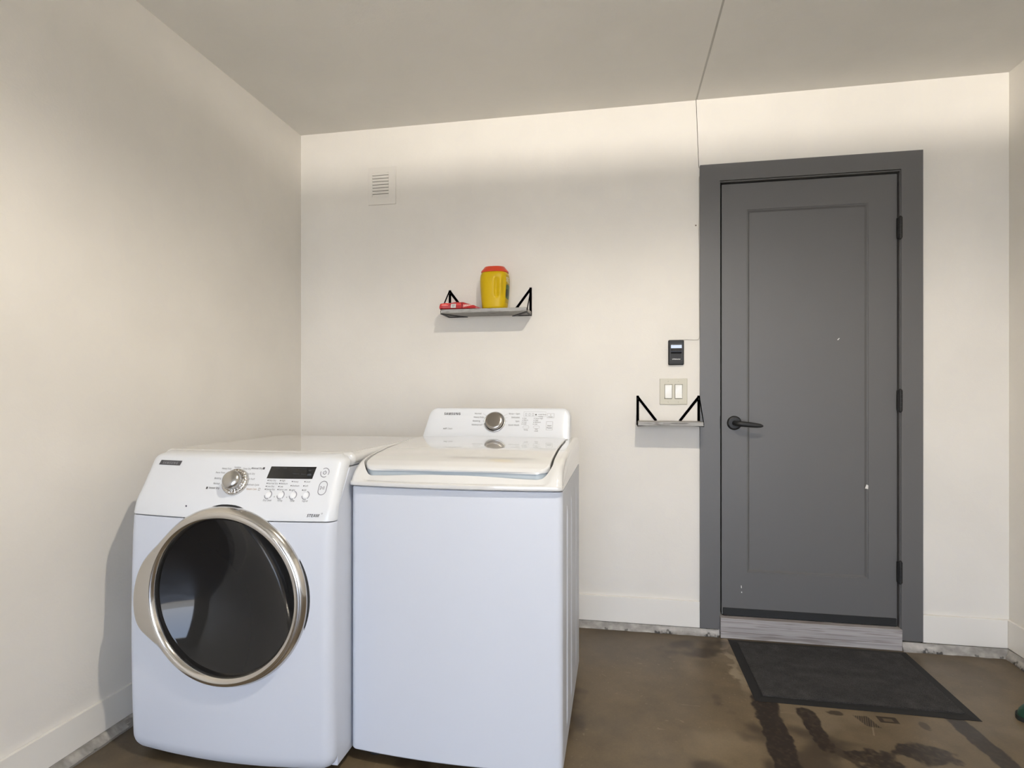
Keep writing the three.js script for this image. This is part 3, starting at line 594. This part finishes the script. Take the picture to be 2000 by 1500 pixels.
    for (const x of [-0.366, -0.352, -0.338]) { g.strokeRect(X(x), Y(1.055), 0.006 * S, 0.009 * S); } g.beginPath(); g.arc(X(-0.323), Y(1.05), 0.003 * S, 0, 7); g.fill();
    g.lineWidth = 1.5; g.strokeStyle = '#b0ada6'; g.strokeRect(X(-0.373), Y(1.061), 0.09 * S, 0.018 * S);
    for (let k = 0; k < 2; k++) { g.fillRect(X(-0.313), Y(1.052 - k * 0.008), 0.002 * S, 0.002 * S); txt(['Add Rinse', 'Delay'][k], -0.309, 1.051 - k * 0.008, 0.0062); }
    for (let c = 0; c < 2; c++) for (let k = 0; k < 4; k++) { const x = -0.375 + c * 0.046 - k * 0.0008, y = 1.0355 - k * 0.0075; g.fillStyle = '#4a4844'; g.beginPath(); g.arc(X(x), Y(y), 0.0014 * S, 0, 7); g.fill(); txt([['Hot', 'Warm', 'Cool', 'Cold'], ['Extra High', 'High', 'Medium', 'Low']][c][k], x + 0.004, y, 0.0068); }
    g.strokeStyle = '#a7a49d'; g.lineWidth = 2; for (const x of [-0.372, -0.33]) { g.beginPath(); g.roundRect(X(x), Y(1.006), 0.024 * S, 0.01 * S, 0.005 * S); g.stroke(); }
    txt('Temp', -0.36, 0.9905, 0.0068, 'center'); txt('Soil', -0.318, 0.9935, 0.0065, 'center'); txt('Level', -0.318, 0.9865, 0.0065, 'center');
    g.lineWidth = 3; g.strokeRect(X(-0.277), Y(1.055), 0.027 * S, 0.017 * S); txt('Power', -0.2635, 1.042, 0.0065, 'center'); g.beginPath(); g.arc(X(-0.2635), Y(1.049), 0.002 * S, 0, 7); g.stroke();
    g.strokeRect(X(-0.279), Y(1.023), 0.025 * S, 0.032 * S); txt('Start', -0.2665, 1.007, 0.007, 'center', 'bold'); txt('Pause', -0.2665, 0.999, 0.007, 'center', 'bold');
  });
  mesh('printed_legend', plane4([PX0, PY0, faceZ(PY0)], [PX1, PY0, faceZ(PY0)], [PX1, PY1, faceZ(PY1)], [PX0, PY1, faceZ(PY1)]), printMat(tex), con, 'grey printed wash cycle legend');
  const dial = new THREE.Group(); dial.name = numbered('dial'); dial.position.set(-0.4895, 1.0195, faceZ(1.0195) - 0.0005); dial.rotation.x = -Math.atan(0.47); t.add(dial);
  mesh('dial_ring', lathe([[0.0385, 0], [0.0435, 0.001], [0.0435, 0.004], [0.041, 0.006], [0.0385, 0.005], [0.0385, 0]], 64, 'z'), satin, dial, 'metallic ring round the dial');
  mesh('dial_knob', lathe([[0, 0.021], [0.024, 0.0208], [0.0325, 0.0195], [0.0355, 0.016], [0.0372, 0.004], [0.0375, 0]], 64, 'z'), std(lin(0.4, 0.37, 0.34), 0.22, { metalness: 1 }), dial, 'brownish metallic dial');
}

// ---------- dryer (front loading) ----------
{
  const t = thing('tumble_dryer', 'white front-loading dryer with round black glass door and chrome ring, by the left wall', 'dryer', [0, 0, 0]);
  const xl = -1.500, xr = -0.8165, bow = 0.028;
  const zbT = [[0.03, 1.247], [0.76, 1.247], [0.80, 1.238], [0.90, 1.170], [0.925, 1.152], [0.946, 1.147]];
  const zeT = [[0.03, 1.277], [0.2, 1.284], [0.4, 1.287], [0.6, 1.284], [0.757, 1.276], [0.80, 1.264], [0.86, 1.233], [0.92, 1.199], [0.946, 1.184]];
  const ZE = (y) => smoothTab(zeT, y), ZB = (y) => lerpTab(zbT, y);
  const porthole = (g) => { // round opening behind the door
    const ev = new Evaluator(); ev.useGroups = false; ev.attributes = ['position', 'normal', 'uv'];
    const c = new THREE.CylinderGeometry(0.2525, 0.2525, 0.5, 96); c.rotateX(Math.PI / 2); c.translate(-1.150, 0.530, 1.4);
    const A = new Brush(g), B = new Brush(c); A.updateMatrixWorld(); B.updateMatrixWorld();
    const r = ev.evaluate(A, B, SUBTRACTION).geometry; r.clearGroups(); return r;
  };
  { // body shell, its front edge stepped like the front panel's rear edge
    const s = new THREE.Shape(); [[0.46, 0.03], [1.2455, 0.03], [1.2455, 0.757], [1.2365, 0.80], [1.1685, 0.90], [1.1655, 0.904], [0.46, 0.904]].forEach(([z, y], k) => k ? s.lineTo(-z, y) : s.moveTo(-z, y));
    const g = new THREE.ExtrudeGeometry(s, { depth: xr - xl - 0.002, bevelEnabled: false }); g.rotateY(Math.PI / 2); g.translate(xl + 0.001, 0, 0);
    mesh('cabinet', porthole(mergeVertices(boxUV(g))), enamel, t);
  }
  mesh('top_panel', bx(xl, xr, 0.9045, 0.9485, 0.46, 1.1455, 0.020, 6), gloss, t);
  for (const x of [xl + 0.06, xr - 0.06]) for (const z of [0.55, 1.18]) { const f = mesh('foot', lathe([[0, 0], [0.022, 0], [0.024, 0.004], [0.022, 0.011], [0.009, 0.013], [0.009, 0.031], [0, 0.031]], 20), mFoot, t); f.position.set(x, 0, z); }
  const R0 = 0.045;
  { const rows = [];
    const ys = []; for (let k = 0; k <= 8; k++) ys.push(0.026 + R0 * (1 - Math.cos(k / 8 * Math.PI / 2))); for (let k = 1; k <= 16; k++) ys.push(0.026 + R0 + (0.7525 - 0.026 - R0) * k / 16); ys.push(0.7555, 0.7565);
    for (const y of ys) { const c = y < 0.026 + R0 ? R0 - Math.sqrt(Math.max(0, R0 * R0 - (0.026 + R0 - y) ** 2)) : 0, e = y > 0.753 ? (y > 0.756 ? 0.003 : 0.0008) : 0; rows.push(planRow(y, xl + c * 0.8 + e, xr - c * 0.8 - e, Math.min(ZB(y), 1.247), ZE(y) - Math.min(0.018, c * 0.5) - e, bow, 0.032)); }
    mesh('front_panel', porthole(loft(rows, { crease: 0.5 })), enamel, t); }
  const cpRow = (y, off = 0) => { const RT = 0.03, c = y > 0.943 - RT ? RT - Math.sqrt(Math.max(0, RT * RT - (y - 0.943 + RT) ** 2)) : 0; return { xl: xl + 0.004 * sstep(0.76, 0.9, y) + Math.min(c, 0.024), xr: xr - 0.004 * sstep(0.76, 0.9, y) - Math.min(c, 0.024) }; };
  { const rows = [];
    for (const [y, e] of [[0.7585, 0.003], [0.7595, 0.0008], [0.763, 0], [0.775, 0], [0.79, 0], [0.80, 0], [0.82, 0], [0.84, 0], [0.86, 0], [0.88, 0], [0.90, 0], [0.913, 0], [0.92, 0], [0.927, 0], [0.932, 0.001], [0.936, 0.003], [0.940, 0.008], [0.9425, 0.014], [0.9445, 0.022], [0.946, 0.032]]) { const r = cpRow(Math.min(y, 0.9425)); rows.push(planRow(y, r.xl + Math.min(e, 0.004), r.xr - Math.min(e, 0.004), ZB(y), ZE(y) - e, bow, Math.min(0.032, ZE(y) - e - ZB(y)))); }
    mesh('control_panel', porthole(loft(rows, { crease: 0.5 })), plasticWhite, t); }
  const surf = (x, y, off) => { const r = cpRow(y), z = bowZ(x, r.xl, r.xr, ZE(y), bow); return [x, y, z + off]; };
  function patch(x0, x1, y0, y1, off, nx = 24, ny = 12, slant = 0) { const pos = [], uv = [], ix = []; for (let j = 0; j <= ny; j++) for (let i = 0; i <= nx; i++) { const y = y0 + (y1 - y0) * j / ny, x = x0 + (x1 - x0) * i / nx + slant * (j / ny - 0.5); pos.push(...surf(x, y, off)); uv.push(i / nx, j / ny); } for (let j = 0; j < ny; j++) for (let i = 0; i < nx; i++) { const a = j * (nx + 1) + i; ix.push(a, a + 1, a + nx + 2, a, a + nx + 2, a + nx + 1); } const g = new THREE.BufferGeometry(); g.setAttribute('position', new THREE.Float32BufferAttribute(pos, 3)); g.setAttribute('uv', new THREE.Float32BufferAttribute(uv, 2)); g.setIndex(ix); g.computeVertexNormals(); return g; }
  const cp = t.children[t.children.length - 1];
  const CX0 = -1.47, CX1 = -0.846, CY0 = 0.764, CY1 = 0.926;
  const tex = canvasTex(2048, 532, (g, W, Hh) => {
    const S = W / (CX1 - CX0), X = (x) => (x - CX0) * S, Y = (y) => Hh - (y - CY0) * Hh / (CY1 - CY0);
    g.clearRect(0, 0, W, Hh); g.textBaseline = 'middle';
    const txt = (s, x, y, size, align = 'left', style = '', col = '#6e6e72') => { g.font = `${style} ${size * S}px sans-serif`; g.textAlign = align; g.fillStyle = col; g.fillText(s, X(x), Y(y)); };
    // cycles around the dial
    for (const [q, x, y, al] of [['Heavy Duty', -1.1745, 0.9015, 'right'], ['Perm Press', -1.1915, 0.8892, 'right'], ['Bedding', -1.198, 0.8733, 'right'], ['Normal', -1.1975, 0.8581, 'right'], ['Sanitize', -1.1552, 0.9058, 'center'], ['Time Dry', -1.1352, 0.902, 'left'], ['Quick Dry', -1.1189, 0.8884, 'left'], ['Air Fluff', -1.1087, 0.8734, 'left'], ['Refresh Cycle', -1.1046, 0.8575, 'left']]) txt(q, x, y, 0.0066, al);
    txt('Sensor Dry', -1.193, 0.8457, 0.0072, 'right', 'bold', '#4a4a4e'); g.fillStyle = '#3c3c40'; g.fillRect(X(-1.2395), Y(0.8482), 0.006 * S, 0.0062 * S);
    txt('Manual Dry', -1.1078, 0.904, 0.0068, 'left', 'bold', '#505055'); g.fillStyle = '#3c3c40'; g.fillRect(X(-1.0695), Y(0.9075), 0.006 * S, 0.0062 * S);
    txt('Steam Care', -1.1025, 0.8457, 0.0066, 'left', '', '#b08a5c'); g.strokeStyle = '#8a8478'; g.lineWidth = 3; g.strokeRect(X(-1.063), Y(0.8487), 0.005 * S, 0.0058 * S);
    // option columns
    const cols = [[-1.0425, ['Very Dry', 'Normal Dry', 'Less Dry', 'Damp Dry']], [-1.0028, ['High', 'Medium', 'Low', 'Extra Low']], [-0.965, ['Heavy', 'Medium', 'Light']], [-0.926, ['Loud', 'Soft', 'Off']]];
    for (const [x, names] of cols) names.forEach((q, k) => { const y = names.length === 4 ? 0.871 - k * 0.0082 : 0.869 - k * 0.0117; g.fillStyle = '#2e2e32'; g.fillRect(X(x), Y(y) - 0.0013 * S, 0.003 * S, 0.0028 * S); txt(q, x + 0.0042, y, 0.0061, 'left', '', '#6c6c70'); });
    g.strokeStyle = '#7c7c82'; g.lineWidth = 6;
    for (const [k, x] of [-1.0268, -0.9876, -0.9496, -0.9111].entries()) { for (const [a, b] of [[-1.4, 0.9], [1.2, 3.0]]) { g.beginPath(); g.arc(X(x), Y(0.8312), 0.0108 * S, a, b); g.stroke(); } txt(['Dry Level', 'Temp', 'Time', 'Signal'][k], x + 0.002, 0.8162, 0.0065, 'center', '', '#5a5a5e'); }
    txt('+', -1.0057, 0.8262, 0.009, 'center'); txt('+', -0.967, 0.8255, 0.009, 'center');
    for (const [a, b] of [[-2.2, 0.5], [1.0, 3.4]]) { g.beginPath(); g.arc(X(-0.8712), Y(0.8945), 0.0125 * S, a, b); g.stroke(); }
    g.beginPath(); g.arc(X(-0.8712), Y(0.8945), 0.0045 * S, -0.9, 4.0); g.moveTo(X(-0.8712), Y(0.9005)); g.lineTo(X(-0.8712), Y(0.895)); g.stroke();
    g.beginPath(); g.roundRect(X(-0.8775), Y(0.8705), 0.0235 * S, 0.0375 * S, 0.0117 * S); g.stroke();
    g.lineWidth = 4; g.beginPath(); g.moveTo(X(-0.8725), Y(0.8565)); g.lineTo(X(-0.8725), Y(0.8475)); g.lineTo(X(-0.867), Y(0.852)); g.closePath(); g.moveTo(X(-0.8645), Y(0.8565)); g.lineTo(X(-0.8645), Y(0.8475)); g.moveTo(X(-0.8615), Y(0.8565)); g.lineTo(X(-0.8615), Y(0.8475)); g.stroke();
    txt('STEAM', -0.8955, 0.7765, 0.0115, 'left', 'italic bold', '#333338'); g.lineWidth = 2; g.beginPath(); g.arc(X(-0.8510), Y(0.7825), 0.0016 * S, 0, 7); g.stroke();
    g.fillStyle = 'rgba(70,70,86,0.8)'; g.beginPath(); g.ellipse(X(-1.2893), Y(0.7921), 0.0035 * S, 0.0026 * S, 0.4, 0, 7); g.fill();
  });
  mesh('printed_legend', patch(CX0, CX1, CY0, CY1, 0.0006, 40, 24), printMat(tex), cp, 'grey printed drying cycle legend');
  const badge = canvasTex(512, 96, (g) => { g.fillStyle = '#4c4c50'; g.fillRect(0, 0, 512, 96); g.fillStyle = '#8b8b90'; g.font = 'bold 66px sans-serif'; g.textAlign = 'center'; g.textBaseline = 'middle'; g.letterSpacing = '8px'; g.fillText('SAMSUNG', 260, 50, 480); });
  mesh('brand_badge', patch(-1.452, -1.366, 0.9055, 0.9195, 0.0010, 8, 3, 0.003), std(0xffffff, 0.3, { map: badge, metalness: 0.2 }), cp, 'dark rectangular name badge');
  const disp = canvasTex(1024, 256, (g) => { g.fillStyle = '#0d0f13'; g.fillRect(0, 0, 1024, 256); g.fillStyle = '#4a5058'; g.font = '26px sans-serif'; g.fillText('Sensing', 120, 46); g.fillText('Drying', 290, 42); g.fillText('Cooling', 470, 44); g.fillText('Wrinkle Prevent', 620, 44); g.fillText('Filter', 880, 90); g.fillText('Mixed Load', 560, 160); g.fillText('Anti-Static', 740, 166); g.fillStyle = '#30353c'; g.fillRect(880, 150, 90, 40); g.fillRect(880, 60, 90, 4); g.fillRect(110, 70, 60, 5); g.fillRect(600, 214, 80, 6); });
  mesh('display', patch(-1.0455, -0.9025, 0.8765, 0.9105, 0.0010, 12, 6, 0.004), phys(0xffffff, 0.15, { map: disp, clearcoat: 1, clearcoatRoughness: 0.04 }), cp, 'black display window');
  const keyMat = phys(lin(0.78, 0.785, 0.79), 0.3, { clearcoat: 0.3 });
  for (const x of [-1.0268, -0.9876, -0.9496, -0.9111]) { const k = mesh('push_button', lathe([[0, 0.0022], [0.0072, 0.002], [0.0084, 0.001], [0.0086, -0.002]], 28, 'z'), keyMat, cp); const p = surf(x, 0.8312, 0); k.position.set(...p); k.rotation.x = -0.42; }
  // cycle dial: knurled chrome collar and a big domed silver cap
  const dial = new THREE.Group(); dial.name = numbered('dial'); dial.position.set(...surf(-1.1445, 0.8625, -0.002)); dial.rotation.set(-0.47, 0.03, 0); t.add(dial);
  { const g = lathe([[0.030, 0.012], [0.0345, 0.0135], [0.0385, 0.0125], [0.0405, 0.009], [0.0415, 0.004], [0.0425, 0]], 96, 'z'), p = g.attributes.position;
    for (let i = 0; i < p.count; i++) { const x = p.getX(i), y = p.getY(i), z = p.getZ(i), a = Math.atan2(y, x), r = Math.hypot(x, y); if (r > 0.031 && z > 0.006) p.setZ(i, z + 0.0011 * Math.sign(Math.sin(a * 24))); } g.computeVertexNormals(); mesh('dial_collar', g, chrome, dial, 'knurled chrome collar'); }
  mesh('dial_cap', lathe([[0, 0.041], [0.008, 0.0405], [0.016, 0.039], [0.022, 0.0365], [0.0262, 0.033], [0.0282, 0.029], [0.029, 0.024], [0.0305, 0.010], [0.031, 0.006]], 64, 'z'), std(lin(0.5, 0.49, 0.47), 0.24, { metalness: 1 }), dial, 'domed silver dial cap');
  // door: chrome ring that flares into a grip on the left, dished black glass inside
  const door = new THREE.Group(); door.name = 'door'; door.position.set(-1.150, 0.530, 1.3075); door.rotation.x = -0.012; t.add(door);
  { const NT = 240, rows = [], grip = [[0, 0.267], [126, 0.267], [138, 0.2675], [147, 0.273], [154, 0.283], [161, 0.2945], [168, 0.3015], [176, 0.3065], [184, 0.311], [191, 0.3135], [197, 0.3125], [202, 0.306], [207, 0.2955], [212, 0.2855], [218, 0.276], [226, 0.269], [234, 0.267], [360, 0.267]];
    for (let j = 0; j < NT; j++) {
      const a = j / NT * 2 * Math.PI, R = smoothTab(grip, a * 180 / Math.PI), b = Math.min(1, (R - 0.267) / 0.04), zo = b * 0.004;
      const pr = [[0.231, -0.022], [0.2295, 0.004], [0.232, 0.014], [0.237, 0.0205], [0.243, 0.0235], [0.249, 0.0235 + zo * 0.3], [0.254 + b * 0.004, 0.0215 + zo], [R - 0.020 + b * 0.004, 0.0175 + zo * 1.5], [R - 0.010, 0.012 + zo * 1.5], [R - 0.004, 0.005 + zo], [R - 0.0008, -0.003], [R - 0.001, -0.010], [R - 0.012, -0.022 + b * 0.006]];
      rows.push(new THREE.SplineCurve(pr.map(([r, z]) => new THREE.Vector2(r, z))).getPoints(44).map(({ x: r, y: z }) => [Math.cos(a) * r, Math.sin(a) * r, z - (Math.cos(a) * r) ** 2 * 0.12]));
    }
    mesh('chrome_ring', loft(rows, { around: true, caps: false, crease: 2.6 }), chrome, door, 'chrome ring with a flared grip on the left'); }
  mesh('gasket', new THREE.TorusGeometry(0.2665, 0.0065, 10, 120).translate(0, 0, -0.0165), mFoot, door);
  { const pts = []; for (let k = 0; k <= 40; k++) { const r = 0.233 * k / 40; pts.push([r, -0.012 - 0.076 * (1 - (r / 0.233) ** 2)]); } pts.push([0.2335, -0.013], [0.2335, -0.02]);
    mesh('door_glass', lathe(pts, 96, 'z'), phys(lin(0.012, 0.012, 0.0125), 0.05, { ior: 1.5, specularIntensity: 0.75 }), door, 'dished black glass'); }
}

// ---------- door mat ----------
{
  const t = thing('door_mat', 'charcoal carpet door mat with black rubber border below the door step', 'mat', [0.869, 0, 0.313]);
  const W = 0.370, D = 0.269, bwid = 0.034;
  const pile = dataTex(512, 512, (i, j) => { const v = 0.5 + 0.9 * (vnoise(i / 2.2, j / 2.2) - 0.5) + 0.5 * (fbm(i / 26, j / 26, 3) - 0.5); return grey(v); });
  const pileC = dataTex(512, 512, (i, j) => { const v = 60 + 42 * (vnoise(i / 2.2, j / 2.2) - 0.5) + 26 * (fbm(i / 60, j / 60, 4) - 0.5) + (vnoise(i / 2.5 + 90, j / 2.5) > 0.985 ? 60 : 0); return [v, v * 0.97, v * 0.95]; }, true);
  const r = (i, y) => [[-W + i, y, -D + i], [W - i, y, -D + i], [W - i, y, D - i], [-W + i, y, D - i]];
  const s = new THREE.Shape(); s.moveTo(-W, -D);
  mesh('rubber_border', loft([r(0, 0.0005), r(0, 0.0015), r(bwid - 0.006, 0.0045), r(bwid, 0.0045), r(bwid, 0.0005)], { caps: false, crease: 0.1 }), std(lin(0.009, 0.0087, 0.0085), 0.7), t, 'black rubber border');
  mesh('carpet', bx(-W + bwid, W - bwid, 0.0006, 0.0085, -D + bwid, D - bwid, 0.003, 2), std(0xffffff, 0.95, { map: rep(pileC, 3.2, 3.2), bumpMap: rep(pile, 3.2, 3.2), bumpScale: 0.006 }), t, 'charcoal ribbed carpet');
}

// ---------- green clog at the right edge ----------
{
  const t = thing('shoe', 'dark green rubber shoe with black sole on the floor, cut off by the picture edge', 'shoe', [1.505, 0, 0.50]);
  const g1 = phys(lin(0.012, 0.055, 0.032), 0.45), rows = [], n = 28, L = 0.27;
  const wid = (u) => lerpTab([[0, 0.02], [0.04, 0.036], [0.12, 0.048], [0.3, 0.052], [0.5, 0.042], [0.8, 0.036], [0.95, 0.028], [1, 0.012]], u);
  for (let j = 0; j <= 40; j++) { const u = j / 40, w = wid(u), h = lerpTab([[0, 0.02], [0.05, 0.038], [0.15, 0.055], [0.35, 0.075], [0.5, 0.085], [0.55, 0.07], [0.8, 0.055], [0.95, 0.06], [1, 0.045]], u); rows.push([...Array(n)].map((_, i) => { const a = i / n * 2 * Math.PI, c = Math.cos(a), s = Math.sin(a); return [-0.14 + L * u, 0.012 + Math.max(0, s) * (h - 0.012) , c * w * (s > 0 ? 1 : 1)]; })); }
  mesh('upper', loft(rows, { crease: 0.8 }), g1, t);
  const sole = []; for (let j = 0; j <= 30; j++) { const u = j / 30, w = wid(u) + 0.004; sole.push([[-0.144 + (L + 0.008) * u, 0, -w], [-0.144 + (L + 0.008) * u, 0.014, -w], [-0.144 + (L + 0.008) * u, 0.014, w], [-0.144 + (L + 0.008) * u, 0, w]]); }
  mesh('sole', loft(sole, { crease: 0.5 }), std(lin(0.01, 0.014, 0.012), 0.7), t, 'black sole');
  t.rotation.y = 0.5;
}

// ---------- lamps and the raised garage door, all behind or above the viewer ----------
{ // recessed downlight: glowing lens flush with the ceiling, the light just below it
  const t = thing('ceiling_lamp', 'round recessed ceiling downlight above the middle of the floor', 'lamp', [0.20, H, 2.02]);
  mesh('trim_ring', lathe([[0.046, -0.001], [0.05, -0.006], [0.075, -0.004], [0.078, 0.0], [0.046, 0.0]], 40), std(lin(0.8, 0.8, 0.78), 0.4), t);
  mesh('lens', lathe([[0, -0.0035], [0.03, -0.0032], [0.046, -0.0012], [0.046, 0]].reverse(), 32), new THREE.MeshStandardMaterial({ color: 0xffffff, roughness: 0.4, emissive: new THREE.Color(1, 0.86, 0.66), emissiveIntensity: 5 }), t);
  const l = new THREE.SpotLight(new THREE.Color(1, 0.92, 0.80), LAMP, 0, 1.38, 0.25, 2); l.position.set(0, -0.012, 0); l.target.position.set(0, -2, 0); t.add(l, l.target);
  l.castShadow = true; l.shadow.radius = 1.2; l.shadow.mapSize.set(1024, 1024);
}
{ // sectional garage door, rolled up and lying level under the ceiling
  const d = structure('door_2', 'raised white sectional garage door lying level under the ceiling', 'garage door');
  for (let k = 0; k < 4; k++) mesh('door_section', bx(-0.90, 1.55, 2.355, 2.395, 3.05 + k * 0.56, 3.05 + k * 0.56 + 0.553, 0.006, 2), std(lin(0.72, 0.71, 0.68), 0.5), d);
  for (const x of [-0.96, 1.58]) mesh('track', bx(x, x + 0.03, 2.34, 2.40, 2.9, 5.7), satin, d);
}
{ // door opener hung from the ceiling above the raised door, its lamp lens facing the back wall
  const t = thing('door_opener', 'ceiling-hung garage door opener with a lit lamp above the raised door', 'door opener', [0.35, H, 4.62]);
  mesh('motor_case', bx(-0.13, 0.13, -0.115, -0.03, 0.02, 0.30, 0.02, 3), std(lin(0.55, 0.55, 0.54), 0.5), t);
  for (const x of [-0.1, 0.1]) mesh('hanger', bx(x - 0.012, x + 0.012, -0.04, 0, 0.12, 0.16), satin, t);
  mesh('lamp_lens', lathe([[0, 0.009], [0.02, 0.008], [0.034, 0.004], [0.038, 0]].reverse(), 32, 'z').rotateY(Math.PI).translate(0, -0.068, 0.02), new THREE.MeshStandardMaterial({ color: 0xffffff, roughness: 0.4, emissive: new THREE.Color(1, 0.9, 0.74), emissiveIntensity: 1.2 }), t);
  const l = new THREE.SpotLight(new THREE.Color(1, 0.94, 0.86), OPENER, 0, 0.62, 0.55, 2); l.position.set(0, -0.068, 0.006); l.target.position.set(0, -0.068, -2); t.add(l, l.target);
  l.castShadow = true; l.shadow.radius = 2.8; l.shadow.mapSize.set(1024, 1024);
}

renderer.render(scene, camera);
